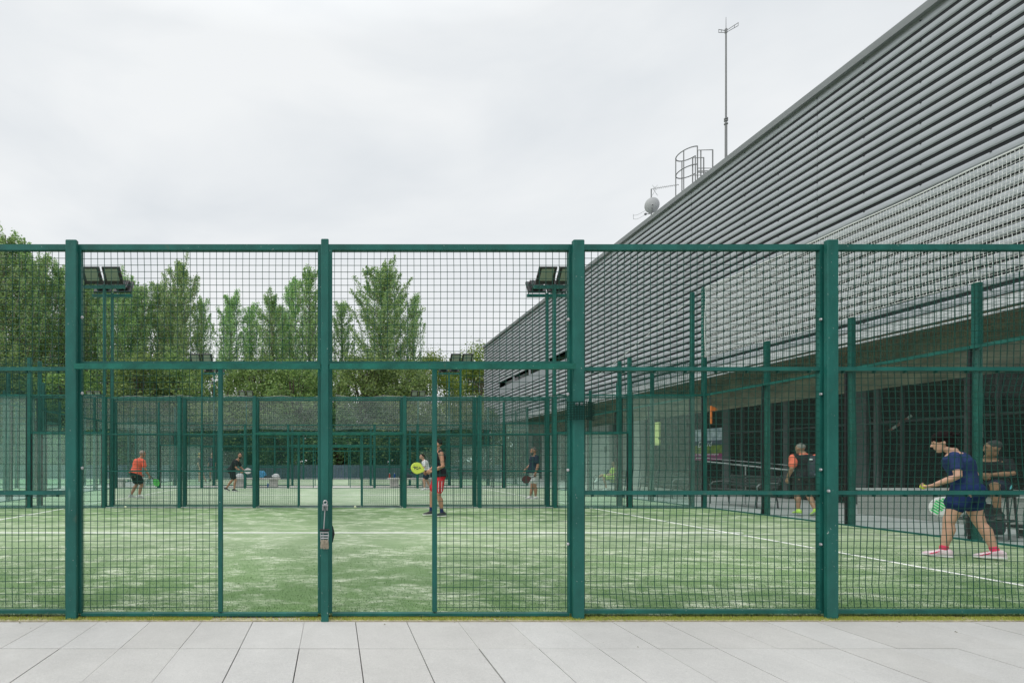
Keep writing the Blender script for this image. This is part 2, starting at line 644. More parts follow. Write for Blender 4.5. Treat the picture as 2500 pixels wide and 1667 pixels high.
# paving slabs of the foreground path
random.seed(3)
b = MB()
PZ = -0.02
k0, k1 = -40, 46
for r in range(16):
    ya = -0.045 - r * 0.597
    yb = ya - 0.597
    for k in range(k0, k1):
        xa = 0.284 + 0.4 * k
        g = 0.0016 + random.random() ** 2 * 0.0026
        dz = random.uniform(-0.0012, 0.0012)
        j = [random.uniform(-.0012, .0012) for _ in range(4)]
        x0, x1, y0, y1 = xa + g + j[0], xa + 0.4 - g + j[1], yb + g + j[2], ya - g * 0.7 + j[3]
        b.add([(x0, y0, PZ - .04), (x1, y0, PZ - .04), (x1, y1, PZ - .04), (x0, y1, PZ - .04), (x0, y0, PZ + dz), (x1, y0, PZ + dz), (x1, y1, PZ + dz), (x0, y1, PZ + dz)],
              [(4, 5, 6, 7), (0, 1, 5, 4), (1, 2, 6, 5), (2, 3, 7, 6), (3, 0, 4, 7)], 0)


def pavemat():
    m, t, bs = nodes('pale_granite_slabs')
    bs.inputs['Roughness'].default_value = 0.62
    NN, LL = t.nodes.new, t.links.new
    g = NN('ShaderNodeNewGeometry')
    r = NN('ShaderNodeValToRGB')
    r.color_ramp.elements[0].color = (0.510, 0.498, 0.476, 1)
    r.color_ramp.elements[1].color = (0.540, 0.532, 0.516, 1)
    LL(g.outputs['Random Per Island'], r.inputs[0])
    tcn = NN('ShaderNodeTexCoord')
    cols = r.outputs[0]
    for scl, lo, hi in ((0.9, 0.92, 1.07), (3.1, 0.955, 1.03), (17, 0.97, 1.025), (60, .95, 1.03), (220, 0.84, 1.15)):
        n = NN('ShaderNodeTexNoise')
        n.inputs['Scale'].default_value = scl
        n.inputs['Detail'].default_value = 4
        n.inputs['Roughness'].default_value = 0.6
        LL(tcn.outputs['Object'], n.inputs['Vector'])
        rr = NN('ShaderNodeMapRange')
        rr.inputs['From Min'].default_value = 0.3
        rr.inputs['From Max'].default_value = 0.7
        rr.inputs['To Min'].default_value = lo
        rr.inputs['To Max'].default_value = hi
        LL(n.outputs['Fac'], rr.inputs[0])
        x = NN('ShaderNodeMix')
        x.data_type = 'RGBA'
        x.blend_type = 'MULTIPLY'
        x.inputs[0].default_value = 1.0
        LL(cols, x.inputs[6])
        LL(rr.outputs[0], x.inputs[7])
        cols = x.outputs[2]
    LL(cols, bs.inputs['Base Color'])
    return m


M['pave'] = pavemat()
tag(b.build('paving', M['pave']), kind='structure')
sheet('paving_bed', -18, -10, 20, -0.06, PZ - 0.03, M['joint'])

# moss and sand between the path and the fence
random.seed(11)
b = MB()
b.box((-16, -0.043, PZ - .03), (18, 0.062, -0.012), 0)
sg = tag(b.build('soil_strip', mat('sandy_soil', (0.42, 0.38, 0.27), 0.95, vary=0.3, vscale=20)), kind='structure')
b = MB()
for i in range(60000):
    x = random.uniform(-6, 9)
    nn = mnoise.noise(Vector((x * 1.1, 3.3, 0))) + 0.6 * mnoise.noise(Vector((x * 4.0, 8.3, 0)))
    if 0.0 > nn - random.uniform(-.85, .05) or (-0.85 < x < -0.15 and random.random() < .85):
        continue
    y = random.uniform(-0.04, 0.055)
    if y < -0.025 and random.random() < .6:
        continue
    h = random.uniform(0.008, 0.022)
    a = random.uniform(0, 2 * pi)
    dx, dy = cos(a) * 0.0035, sin(a) * 0.0035
    lx, ly = random.uniform(-.006, .006), random.uniform(-.006, .006)
    b.add([(x - dx, y - dy, -0.014), (x + dx, y + dy, -0.014), (x + lx, y + ly, -0.014 + h)], [(0, 1, 2)])
tag(b.build('moss', leafmat('moss_tufts', [(0.30, 0.36, 0.05), (0.46, 0.52, 0.09), (0.55, 0.52, 0.2), (0.36, 0.45, 0.06)], 0.35)), 'yellow green moss growing along the foot of the near fence', 'moss', kind='stuff')

# grit and small dry leaves blown on the paving
random.seed(21)
b = MB()
for i in range(420):
    x, y = random.uniform(-5, 8), -0.05 - abs(random.gauss(0, .5))
    if random.random() < .55:
        y = -0.045 - random.random() ** 3 * .12
    q = random.uniform(.0012, .003)
    if i % 28 == 0:
        q = random.uniform(.006, .011)
    a = random.uniform(0, pi)
    dx, dy = cos(a) * q, sin(a) * q
    zz = PZ + .0025
    b.add([(x - dx, y - dy, zz), (x + dy * .6, y - dx * .6, zz + q * .3), (x + dx, y + dy, zz), (x - dy * .6, y + dx * .6, zz + q * .6)], [(0, 1, 2, 3)])
tag(b.build('grit', leafmat('grit_bits', [(0.10, 0.08, 0.04), (0.3, 0.26, 0.16), (0.2, 0.2, 0.17), (0.13, 0.15, 0.05)], 0.1)), 'grit and tiny dry leaves scattered on the pale paving', 'grit', kind='stuff')

# grass fibres standing at the near edge of the turf
random.seed(12)
b = MB()
for i in range(70000):
    x = random.uniform(-5.5, 8.5)
    y = 0.07 + random.random() ** 2.2 * 3.6
    h = random.uniform(0.008, 0.016)
    a = random.uniform(0, pi)
    q = 0.0016 + 0.0016 * random.random()
    dx, dy = cos(a) * q, sin(a) * q
    lx, ly = random.uniform(-.009, .009), random.uniform(-.009, .009)
    b.add([(x - dx, y - dy, 0.0005), (x + dx, y + dy, 0.0005), (x + lx, y + ly, h)], [(0, 1, 2)])
tag(b.build('turf_fibres', leafmat('turf_fibre', [(0.05, 0.13, 0.03), (0.10, 0.20, 0.06), (0.24, 0.32, 0.18), (0.07, 0.15, 0.04)], 0.2)), 'short green artificial grass fibres inside the near fence', 'artificial grass', kind='stuff')

# ------------------------------------------------------------------ court fences
PITCH = 0.0528
WR = 0.0022


def wire_mesh(wd, z0, z1, wob=0.0, seed=0, r=WR, pitch=PITCH):
    """welded wire mesh, x 0..wd, plane y=0; wob bends the wires as on a battered panel"""
    b = MB()
    off = (wd % pitch) / 2

    def dis(x, z):
        if not wob:
            return (0, 0)
        e = min(1, 6 * min(x, wd - x) / wd) * min(1, 5 * min(z - z0, z1 - z) / (z1 - z0) + .12)
        v = mnoise.noise(Vector((x * .9 + seed, z * .9, seed * 3.1)))
        u = mnoise.noise(Vector((x * .8 + seed + 9, z * .8, seed * 1.1)))
        return (wob * v * e, wob * 1.6 * u * e)
    nz_ = max(1, int((z1 - z0) / 0.16)) if wob else 1
    nx_ = max(1, int(wd / 0.16)) if wob else 1
    x = off
    while x < wd + 1e-6:
        pts = []
        for i in range(nz_ + 1):
            z = z0 + (z1 - z0) * i / nz_
            dx, dy = dis(x, z)
            pts.append((x + dx, dy, z))
        b.tube(pts, r * 1.15, 4, cap=False)
        x += pitch
    z = z0 + ((z1 - z0) % pitch) / 2
    while z < z1:
        pts = []
        for i in range(nx_ + 1):
            xx = wd * i / nx_
            dx, dy = dis(xx, z)
            pts.append((xx, dy - r * 1.7, z + dx * .25))
        b.tube(pts, r * 1.15, 4, cap=False)
        z += pitch
    return b


CACHE = {}


def cached(key, fn):
    if key not in CACHE:
        CACHE[key] = fn()
    return CACHE[key]


def post_mesh(h, wd=0.085, dp=0.08, z0=0.0):
    def f():
        b = MB()
        b.bbox((-wd / 2, -dp / 2, z0), (wd / 2, dp / 2, h), 0.005)
        return b.mesh('post', M['green'])
    return cached(('post', h, wd, dp, z0), f)


def rail_mesh(ln, hh=0.038, dp=0.04):
    def f():
        b = MB()
        # along +x
        c = .003
        vs, fs = [], []
        b.box((0, -dp / 2, -hh / 2), (ln, dp / 2, hh / 2))
        return b.mesh('rail', M['green'])
    return cached(('rail', ln, hh, dp), f)


def frame_mesh(wd, z0, z1, t=0.045, dp=0.04):
    """rectangular tube frame with mitred corners, plane y=0, x 0..wd"""
    def f():
        b = MB()
        o = [(0, z0), (wd, z0), (wd, z1), (0, z1)]
        n = [(t, z0 + t * .6), (wd - t, z0 + t * .6), (wd - t, z1 - t), (t, z1 - t)]
        vs = [(x, yy, z) for yy in (-dp / 2, dp / 2) for (x, z) in o + n]
        fs = []
        for i in range(4):
            j = (i + 1) % 4
            fs += [(i, j, 4 + j, 4 + i), (8 + i, 12 + i, 12 + j, 8 + j), (i, 8 + i, 8 + j, j), (4 + i, 4 + j, 12 + j, 12 + i)]
        b.add(vs, fs)
        return b.mesh('panel_frame', M['green'])
    return cached(('frame', wd, z0, z1, t, dp), f)


def pane_mesh(wd, z0, z1):
    def f():
        b = MB()
        b.box((0, -.006, z0), (wd, .006, z1))
        return b.mesh('glass_pane', M['glass_side' if wd < 1.9 else 'glass'])
    return cached(('pane', wd, z0, z1), f)


def straight_mesh(wd, z0, z1):
    return cached(('mesh', wd, z0, z1), lambda: wire_mesh(wd, z0, z1).mesh('wire_mesh', M['wire']))


def strip_mesh(z1):
    def f():
        b = MB()
        b.box((-.017, -.016, 0.0), (.017, .016, z1))
        return b.mesh('seal_strip', M['black'])
    return cached(('strip', z1), f)


def bolt_mesh():
    def f():
        b = MB()
        b.tube([(0, 0, 0), (0, -.006, 0)], .012, 12)
        b.ellipsoid((0, -.008, 0), (.009, 0, 0), (0, 0, .009), (0, -.008, 0), 10, 6, zmin=0)
        return b.mesh('bolt', M['bolt'])
    return cached('bolt', f)


def glass_bay(root, x, h, top):
    link('glass_pane', pane_mesh(1.86, 0.03, h - 0.03), root, (x + .07, 0, 0))
    link('seal_strip', strip_mesh(h - .01), root, (x + .062, 0, 0))
    link('seal_strip', strip_mesh(h - .01), root, (x + 1.938, 0, 0))
    link('rail', rail_mesh(1.915, .05, .05), root, (x + .0425, 0, h))
    link('rail', rail_mesh(1.915, .03, .05), root, (x + .0425, 0, .012))
    link('wire_mesh', straight_mesh(1.9, h + .03, top - .01), root, (x + .05, 0, 0))
    if top < 3.5:
        link('rail', rail_mesh(1.915, .036, .036), root, (x + .0425, 0, top))


NEARF = [False]


def clips(wb, wd, zb):
    for q in range(8):
        x = .08 + q * (wd - .16) / 7
        wb.box((x - .006, -.014, zb - .016), (x + .006, .008, zb + .004))
    wb.tube([(0, -.004, zb - .012), (wd, -.004, zb - .012)], .0035, 4)


def near_or_straight(wd, z0, z1, seed):
    if not NEARF[0]:
        return straight_mesh(wd, z0, z1)
    wb = wire_mesh(wd, z0, z1, .010, seed)
    clips(wb, wd, z1)
    return wb.mesh('wire_mesh', M['wire'])


def mesh_bay(root, x, wobble=None):
    link('panel_frame', frame_mesh(1.974, 0.02, 2.958), root, (x + .013, 0.015, 0))
    for (za, zb) in ((.06, .965), (.995, 1.95), (1.985, 2.925)):
        if wobble:
            wb = wire_mesh(1.886, za, zb, wobble[0] if za < 1.5 else wobble[0] * .3, wobble[1] + za)
            clips(wb, 1.886, zb)
            wb.build('wire_mesh', M['wire'], root, loc=(x + .057, 0.012, 0))
        else:
            link('wire_mesh', straight_mesh(1.886, za, zb), root, (x + .057, 0.012, 0))
    link('rail', rail_mesh(1.884, .03, .034), root, (x + .058, 0.010, .98))
    link('rail', rail_mesh(1.884, .03, .034), root, (x + .058, 0.010, 1.967))


def gate_bay(root, x, side):
    """side -1: doorway on the right half (bay left of the net); +1: doorway on the left"""
    link('panel_frame', frame_mesh(1.974, 2.0, 2.958), root, (x + .013, 0.015, 0))
    link('wire_mesh', near_or_straight(1.886, 2.03, 2.925, side * 3.3), root, (x + .057, 0.012, 0))
    link('gate_header', cached('hdr', lambda: hdr()), root, (x + (.046 if side < 0 else 0.038), -0.079, 1.972))
    if side < 0:
        xs, xe, xp = x + .058, x + 1.145, x + 1.165
    else:
        xs, xe, xp = x + .897, x + 1.91, x + .875
    link('wire_mesh', near_or_straight(1.085 if side < 0 else 1.045, .045, 1.99, side * 5.1), root, (xs if side < 0 else xs, 0.01, 0))
    link('door_jamb', post_mesh(1.998, .036, .036, .03), root, (xp, 0.012, 0))
    # frame uprights beside the posts
    link('upright', post_mesh(1.995, .045, .04, .02), root, (x + .0355, 0.015, 0))
    link('upright', post_mesh(1.995, .045, .04, .02), root, (x + 1.9645, 0.015, 0))
    link('sill', rail_mesh(1.884, .022, .05), root, (x + .058, 0.012, .012))


def hdr():
    b = MB()
    b.box((0, -.02, -.021), (1.918, .02, .021))
    return b.mesh('gate_header', M['green_old'])


def side_fence(label, xc, y, near=False, group=None, dx=0.0):
    root = thing('court_fence', label, 'fence', (xc + dx, y, 0), 0, group)
    NEARF[0] = near
    for k in range(-5, 6):
        x = 2.0 * k
        h = 4.0 if abs(k) >= 4 else (2.975 if k else 2.965)
        wd = 0.06 if (k == 0) else 0.088
        py = -0.075 if (k == 0 and near) else (-0.0365 if abs(k) < 4 else 0)
        link('post', post_mesh(h, wd, 0.04 if abs(k) < 4 else .08, -.03), root, (x, py, 0))
    for k in range(-5, 5):
        x = 2.0 * k
        if k in (-5, 4):
            glass_bay(root, x, 3.0, 4.0)
        elif k in (-4, 3):
            glass_bay(root, x, 2.0, 3.0)
        elif k in (-1, 0):
            gate_bay(root, x, -1 if k == -1 else 1)
        else:
            wb = None
            if near:
                wb = {-3: (.006, 1), -2: (.005, 2), 1: (.026, 3), 2: (.042, 4.4)}[k]
            mesh_bay(root, x, wb)
    return root


def end_wall(label, x, y0, group=None, hi=False):
    """five glass bays, local x runs along world +y"""
    root = thing('glass_end_wall', label, 'glass wall', (x, y0, 0), pi / 2, group)
    for k in range(5):
        xx = 2.0 * k
        link('glass_pane', pane_mesh(1.96, 0.03, 2.97), root, (xx + .02, 0, 0))
        link('seal_strip', strip_mesh(2.98), root, (xx + .018 + (.05 if k == 0 else 0), 0, 0))
        link('rail', rail_mesh(1.99, .05, .05), root, (xx + .005, -.0, 3.0))
        link('rail', rail_mesh(1.99, .03, .05), root, (xx + .005, 0, .012))
        link('wire_mesh', straight_mesh(1.94, 3.03, 3.99), root, (xx + .03, -.0, 0))
        if k > 0:
            sgn = -1 if x > 0 or x < -12 else 1
            link('post', post_mesh(4.0, .085, .09, -.03), root, (xx, (-.09 if x > 0 else .09), 0))
    return root


near = side_fence('green wire mesh court fence nearest the path, with two open doorways', 0, 0.045, True, dx=0.045)
far1 = side_fence('green mesh and glass fence on the far side of the nearest court', 0, 10.0)
f2n = side_fence('green mesh fence of the second court standing just behind the first far fence', 0, Y2A)
f2f = side_fence('green mesh fence along the benches on the far side of the second court', 0, Y2B)
f3n = side_fence('green mesh fence of the third court just behind the concrete benches', 0, Y3A)
f3f = side_fence('green mesh fence closing the third court in front of the blue grey slatted fence', 0, Y3B)
end_wall('glass end wall of the nearest court beside the grey hall', 10.0, 0.06)
end_wall('glass end wall of the second court beside the hall, behind the two tall corner posts', 10.0, Y2A)
end_wall('glass end wall of the third court, the farthest one beside the hall', 10.0, Y3A)
end_wall('glass end wall at the left end of the nearest court', -10.0, 0.06)
end_wall('glass end wall at the left end of the second court', -10.0, Y2A)
end_wall('glass end wall at the left end of the third court', -10.0, Y3A)
# the row of courts to the left
end_wall('glass end wall of the left hand row of courts, level with the second court', -12.6, Y2A)
end_wall('glass end wall of the left hand row of courts, level with the third court', -12.6, Y3A)
side_fence('green mesh fence of the left hand court seen beyond the glass, nearer one', -22.6, Y2A)
side_fence('green mesh fence at the back of the left hand court, seen beyond the glass', -22.6, Y2B)
side_fence('green mesh fence of the farthest left hand court', -22.6, Y3A)

# bolts and doorway furniture of the near fence
for (px, py) in ((201, 775), (201, 960), (201, 1142), (1387, 780), (1386, 962), (1386, 1147), (1386, 1327), (2003, 780), (2003, 962), (2003, 1146), (2003, 1328)):
    p = at(px, py, d=4.239)
    link('bolt', bolt_mesh(), near, (p.x - .045, -.006, p.z))
for (px, py) in ((1408, 986), (1420, 986), (2022, 1198)):
    p = at(px, py, d=4.187)
    link('bolt', bolt_mesh(), near, (p.x - .045, -.058, p.z))

# mesh bracket wrapped round a post
b = MB()
z0b, z1b = 1.56, 1.695
for k in range(8):
    z = z0b + (z1b - z0b) * k / 7
    pts = []
    for i in range(15):
        u = i / 14
        x = -0.085 + 0.235 * u
        y = -0.012 - 0.062 * sin(pi * min(1, u * 1.15)) ** .6 + 0.10 * max(0, u - .55)
        pts.append((x, y, z - .012 * u * 0))
    b.tube(pts, .0034, 4)
for i in range(14):
    u = i / 13
    x = -0.085 + 0.235 * u
    y = -0.012 - 0.062 * sin(pi * min(1, u * 1.15)) ** .6 + 0.10 * max(0, u - .55)
    b.tube([(x, y - .004, z0b - .006), (x, y - .004, z1b + .006)], .0032, 4)
tag(b.build('wire_guard', mat('dark_green_wire', (.003, .03, .022), .5, spec=.2), loc=(2.045, .028, 0)), 'bent strip of green wire mesh bolted round the third fence post', 'mesh guard')

# ------------------------------------------------------------------ padel nets
def court_net(label, xc, y0, lst):
    root = thing('court_net', label, 'net', (xc, y0, 0), 0, lst)
    for yy in (0.16, 9.84):
        b = MB()
        b.bbox((-.025, yy - .03, 0), (.025, yy + .03, .98), .004)
        b.build('net_post', M['black'], root)
    b = MB()
    y = 0.2
    while y < 9.8:
        zt = .93 - .05 * sin(pi * (y - .2) / 9.6)
        b.tube([(0, y, .03), (0, y, zt)], .0014, 4, cap=False)
        y += .045
    z = .05
    while z < .88:
        b.tube([(0, .19, z), (0, 9.81, z)], .0014, 4, cap=False)
        z += .045
    b.build('net_cords', M['black'], root)
    b = MB()
    pts = [(0, .19 + 9.62 * i / 12, .93 - .05 * sin(pi * i / 12)) for i in range(13)]
    for i in range(12):
        b.bar(pts[i], pts[i + 1], .012, .055)
    b.build('top_tape', M['netwhite'], root)
    return root


court_net('black net of the nearest court with white tape, seen end on behind the middle post', .045, .1, 'court nets')
court_net('black net of the second court with white tape', 0, Y2A, 'court nets')
court_net('black net of the third court with white tape', 0, Y3A, 'court nets')

# net tension crank and broom head hanging on the middle post
tz = thing('net_crank', 'steel net tightening crank hanging on the middle fence post', 'net crank', (0.045, -0.051, -.2))
b = MB()
b.tube([(.004, -.015, 1.10), (-.008, -.02, .905)], .0045, 8)
b.build('crank_rod', M['steel'], tz)
b = MB()
b.tube([(.004 + .014 * cos(a * pi / 8), -.012, 1.112 + .014 * sin(a * pi / 8)) for a in range(16)], .0055, 6, closed=True)
b.bbox((-.02, -.03, 1.085), (.026, -.0, 1.097), .002)
b.tube([(-.014, -.02, 1.05), (-.014, -.02, 1.085)], .006, 8)
b.tube([(.018, -.02, 1.05), (.018, -.02, 1.085)], .006, 8)
b.build('clamp', M['steel'], tz)
br = thing('broom_head', 'small broom head with dark holder and frayed straw bristles hung on the middle post', 'broom', (0.045, -0.053, -.182))
b = MB()
b.bbox((-.041, -.03, .876), (.037, .0, .888), .003)
b.build('holder', M['black'], br)
b = MB()
for z, hw in ((.862, .034), (.838, .036), (.818, .030)):
    b.bbox((-hw, -.024, z - .005), (hw - .004, -.012, z + .005), .002)
for x in (-.034, -.014, .028):
    b.bar((x, -.018, .866), (x * .9, -.018, .79), .005)
b.build('bracket', M['steel'], br)
b = MB()
random.seed(5)
for i in range(130):
    x = random.uniform(-.033, .030)
    y = random.uniform(-.03, -.006)
    b.tube([(x * .9, y, .805), (x * 1.0 + random.uniform(-.004, .004), y + random.uniform(-.006, .004), .755 - random.uniform(0, .022))], .0014, 4)
b.build('bristles', M['brush'], br)
bk = MB()
bk.tube([(-.012, 0, .82), (-.002, 0, .89), (-.008, 0, .95)], [.012, .018, .008], 8)
tag(bk.build('black_strap', M['black'], loc=(.108, .10, -.24)), 'black strap bundle behind the middle fence post', 'strap')

# ------------------------------------------------------------------ floodlight masts
def mast(label, x, y, face, h=5.95, group='floodlight masts between the courts'):
    root = thing('floodlight_mast', label, 'floodlight', (x, y, 0), 0, group)
    b = MB()
    b.bbox((-.035, -.035, 3.0), (.035, .035, h), .006)
    b.build('mast', M['green'], root)
    b = MB()
    b.box((-.55, -.03, h - .11), (.55, .03, h - .03))
    for sx in (-.5, -.12, .12, .5):
        b.tube([(sx, -.034, h - .07), (sx, .034, h - .07)], .010, 6)
    b.build('crossbar', M['green'], root)
    for sx in (-.27, .27):
        hs = MB()
        zc = h + .20
        nrm = Vector((0, face * .80, -.60)).normalized()
        ux = Vector((1, 0, 0))
        vz = nrm.cross(ux).normalized()
        c = Vector((sx, face * .12, zc))
        hs.obox(c, ux * .235, vz * .225, nrm * .03)
        hs.obox(c - nrm * .07, ux * .16, vz * .15, nrm * .045)
        for q in range(7):
            hs.obox(c - nrm * .07 + ux * (-.15 + .05 * q), ux * .004, vz * .17, nrm * .06)
        # mounting stirrup
        hs.bar((sx - .24, 0, h - .03), tuple(c + ux * -.24), .012, .03)
        hs.bar((sx + .24, 0, h - .03), tuple(c + ux * .24), .012, .03)
        lampo = hs.build('lamp', M['lampblack'], root)
        ls = MB()
        ls.obox(c + nrm * .031 + vz * (.025 if vz.z > 0 else -.025), ux * .165, vz * .155, nrm * .004)
        ls.build('lamp_lens', M['lens'], lampo)
    return root


mast('green floodlight mast with two lamps facing the camera, left, at the far fence', -6, 10.0, -1)
mast('green floodlight mast with lamps turned away, left, between first and second court', -6, Y2A, 1, 5.88)
mast('green floodlight mast with two lamps facing the camera, right, in front of the hall', 6, 10.0, -1)
mast('green floodlight mast with lamps turned away, right, in front of the hall', 6, Y2A, 1, 5.88)
mast('thin floodlight mast behind the second court, left, lamps towards the camera', -6, Y2B, -1, 5.8)
mast('thin floodlight mast before the third court, left, lamps turned away', -6, Y3A, 1, 5.8)
mast('thin floodlight mast behind the second court, right, lamps towards the camera', 6, Y2B, -1, 5.8)
mast('thin floodlight mast before the third court, right, lamps turned away', 6, Y3A, 1, 5.8)
mast('small far floodlight against the trees, middle left', -6, Y3B, -1, 5.75)
mast('small far floodlight against the trees, middle right', 6, Y3B, -1, 5.75)
mast('small far floodlight against the trees of the left hand courts, leftmost', -16.6, Y3B, -1, 5.75)

# ------------------------------------------------------------------ tall posts and white ball net at the right end
for (x, y, lab) in ((10.02, 10.06, 'tall green post at the far right corner of the nearest court, net tied to it'), (10.02, Y2A + .02, 'tall green net post at the near right corner of the second court'), (10.02, 0.0, 'tall green net post at the near right corner of the nearest court')):
    b = MB()
    b.bbox((-.045, -.045, 0), (.045, .045, 5.9), .006)
    tag(b.build('net_post', M['green'], loc=(x, y, 0)), lab, 'post', 'tall net posts')
root = thing('ball_net', 'white ball stop net hung above the glass end wall of the nearest court', 'ball net', (10.0, 0.08, 0))
b = MB()
cell = 0.05
ny, nzz = int(9.9 / cell), 38
ZB, ZT = 3.97, 5.86


def npt(i, k):
    y = i * cell
    u = y / 9.9
    sag_t = -.10 * sin(pi * u) - .015 * abs(sin(5 * pi * u))
    sag_b = .02 * sin(5 * pi * u) + .02
    z = ZB + sag_b + (ZT + sag_t - ZB - sag_b) * k / nzz
    xo = .05 * sin(pi * k / nzz) * sin(3 * pi * u + k * .1)
    return Vector((xo, y, z))


for k in range(nzz + 1):
    b.tube([npt(i, k) + Vector((0, 0, (.004 if (i + k) % 2 else -.004))) for i in range(0, ny + 1)], .0044, 3, cap=False)
for k in range(nzz):
    for i in range(ny):
        if (i + k) % 2 == 0:
            b.tube([npt(i, k), npt(i, k + 1)], .0040, 3, cap=False)
        else:
            b.tube([npt(i, k) , npt(i, k + 1)], .0024, 3, cap=False) if False else None
for k in range(nzz):
    for i in range(ny):
        if (i + k) % 2 == 1:
            p = npt(i, k)
            q = npt(i, k + 1)
            b.tube([p, q], .0020, 3, cap=False)
b.build('net_mesh', M['netwhite'], root)
b = MB()
b.tube([npt(i, nzz) for i in range(0, ny + 1, 3)], .011, 6)
b.tube([npt(i, 0) for i in range(0, ny + 1, 3)], .006, 6)
b.tube([npt(ny, k) + Vector((0, -.05 * sin(pi * k / nzz), 0)) for k in range(nzz + 1)], .006, 6)
b.build('edge_cord', M['netwhite'], root)
b = MB()
for k in range(20):
    z = 4.05 + k * .095
    b.tube([(0.02 + .055 * cos(t), 9.98 + .055 * sin(t), z + .01 * sin(t * 2)) for t in [q * pi / 4 for q in range(8)]], .003, 4, closed=True)
b.build('lashing', M['netwhite'], root)
# slack cord left on the second court's post
b = MB()
pts = []
for i in range(30):
    u = i / 29
    pts.append((10.0, Y2A + .05 + 9.8 * u, 5.7 - 1.55 * u - .35 * sin(pi * u) + .05 * sin(9 * u)))
b.tube(pts, .008, 5)
tag(b.build('slack_cord', M['netwhite']), 'slack white cord sagging from the tall post along the second court end wall', 'cord')

# grey nets above the fences in the middle distance
def grey_net(label, x0, x1, y, zb, zt, n, group):
    b = MB()
    nx = n * 8
    rows = 6
    vs = []
    for r in range(rows + 1):
        for i in range(nx + 1):
            u = i / nx
            x = x0 + (x1 - x0) * u
            sc_ = abs(sin(pi * n * u))
            top = zt - .10 * sc_ - .05 * sin(3 * u * pi) ** 2
            bot = zb + .05 * sin(11 * u) + .03 * sc_
            z = bot + (top - bot) * r / rows
            vs.append((x, y + .05 * sin(u * 30 + r), z))
    fs = [(r * (nx + 1) + i, r * (nx + 1) + i + 1, (r + 1) * (nx + 1) + i + 1, (r + 1) * (nx + 1) + i) for r in range(rows) for i in range(nx)]
    b.add(vs, fs)
    root = thing('ball_net', label, 'ball net', (0, 0, 0), 0, group)
    b.build('net_mesh', M['greynet'], root)
    c = MB()
    c.tube([Vector(vs[rows * (nx + 1) + i]) for i in range(nx + 1)], .012, 5)
    c.build('edge_cord', mat('grey_cord', (.3, .3, .28), .9), root)


grey_net('grey ball net hung over the benches, left part with scalloped cord', -12.2, 0.0, Y2B + 1.3, 2.75, 4.5, 5, 'grey ball nets')
grey_net('grey ball net hung over the benches, right part beside the hall', 0.2, 9.6, Y2B + 1.3, 2.75, 4.5, 4, 'grey ball nets')

# ------------------------------------------------------------------ the hall
hall = thing('sports_hall', 'large grey sports hall clad in horizontal metal slats, sloping past the courts', 'building', (13.0, 0, 0))
YN, YF = -14.0, 41.5
ZC0, ZC1 = 4.46, 11.0
# all hall parts use world coordinates minus the root location
def H(b):
    b.v = [(x - 13.0, y, z) for (x, y, z) in b.v]
    return b


b = MB()
pit = 0.2255
nsl = int((ZC1 - ZC0) / pit)
WY0, WY1, WZ0, WZ1 = 24.8, 37.2, 6.5, 7.36
random.seed(2)
for i in range(nsl + 1):
    z = ZC0 + i * pit
    spans = [(YN, YF)]
    if z + .17 > WZ0 and z < WZ1:
        spans = [(YN, WY0), (WY1, YF)]
    for (ya, yb) in spans:
        segs = [ya]
        t = ya + 5 - (ya - 10.0) % 5
        while t < yb:
            segs.append(t)
            t += 5.0
        segs.append(yb)
        for q in range(len(segs) - 1):
            y0, y1 = segs[q] + .004, segs[q + 1] - .004
            jx = random.uniform(-.004, .004)
            X0 = 13.0 + jx
            prof = [(X0 + .034, z + .004), (X0 + .020, z), (X0 + .003, z + .026), (X0, z + .070), (X0 + .006, z + .118), (X0 + .020, z + .138), (X0 + .024, z + .148)]
            k = len(prof)
            vs = [(x, y0, zz) for x, zz in prof] + [(x, y1, zz) for x, zz in prof]
            fs = [(j, j + 1, k + j + 1, k + j) for j in range(k - 1)]
            b.add(vs, fs, 0)
            b.add([vs[0], vs[1], vs[2], vs[3], vs[4], vs[5], vs[6]], [(0, 1, 2, 3, 4, 5, 6)], 0)
        # screws
        if i % 2 == 0:
            y = ya + 1.25 - (ya - 10.0) % 1.25
            while y < min(yb, 26):
                b.box((12.99, y - .010, z + .128), (13.02, y + .010, z + .147), 1)
                y += 1.25
for (ya, yb, za, zb) in ((YN, WY0, ZC0, ZC1), (WY1, YF, ZC0, ZC1), (WY0, WY1, ZC0, WZ0), (WY0, WY1, WZ1 + .12, ZC1)):
    b.box((13.034, ya, za), (13.05, yb, zb), 1)
H(b).build('slat_cladding', [M['clad'], M['claddark']], hall)
b = MB()
b.box((12.90, YN - .05, 10.98), (13.35, YF + .06, 11.16))
b.box((13.02, YN - .05, 10.90), (13.03, YF + .06, 10.98))
H(b).build('coping', M['coping'], hall)
b = MB()
b.box((13.4, YN, 4.46), (42, YF, 10.95))
b.box((15.62, YN, -.02), (42, YF, 4.40))
H(b).build('main_volume', mat('grey_wall', (.25, .26, .27), .7, vary=.1), hall)
b = MB()
b.box((12.975, YN, 4.22), (13.06, YF, 4.42))
b.box((12.99, YN, 4.12), (13.03, YF, 4.16))
H(b).build('fascia', mat('pale_fascia', (.58, .60, .62), .5, vary=.08), hall)
b = MB()
b.box((13.06, YN, 4.41), (15.6, YF, 4.455))
H(b).build('soffit', M['soffit'], hall)
b = MB()
b.box((15.42, YN, 3.28), (15.62, YF, 4.41))
H(b).build('concrete_beam', M['lintel'], hall)
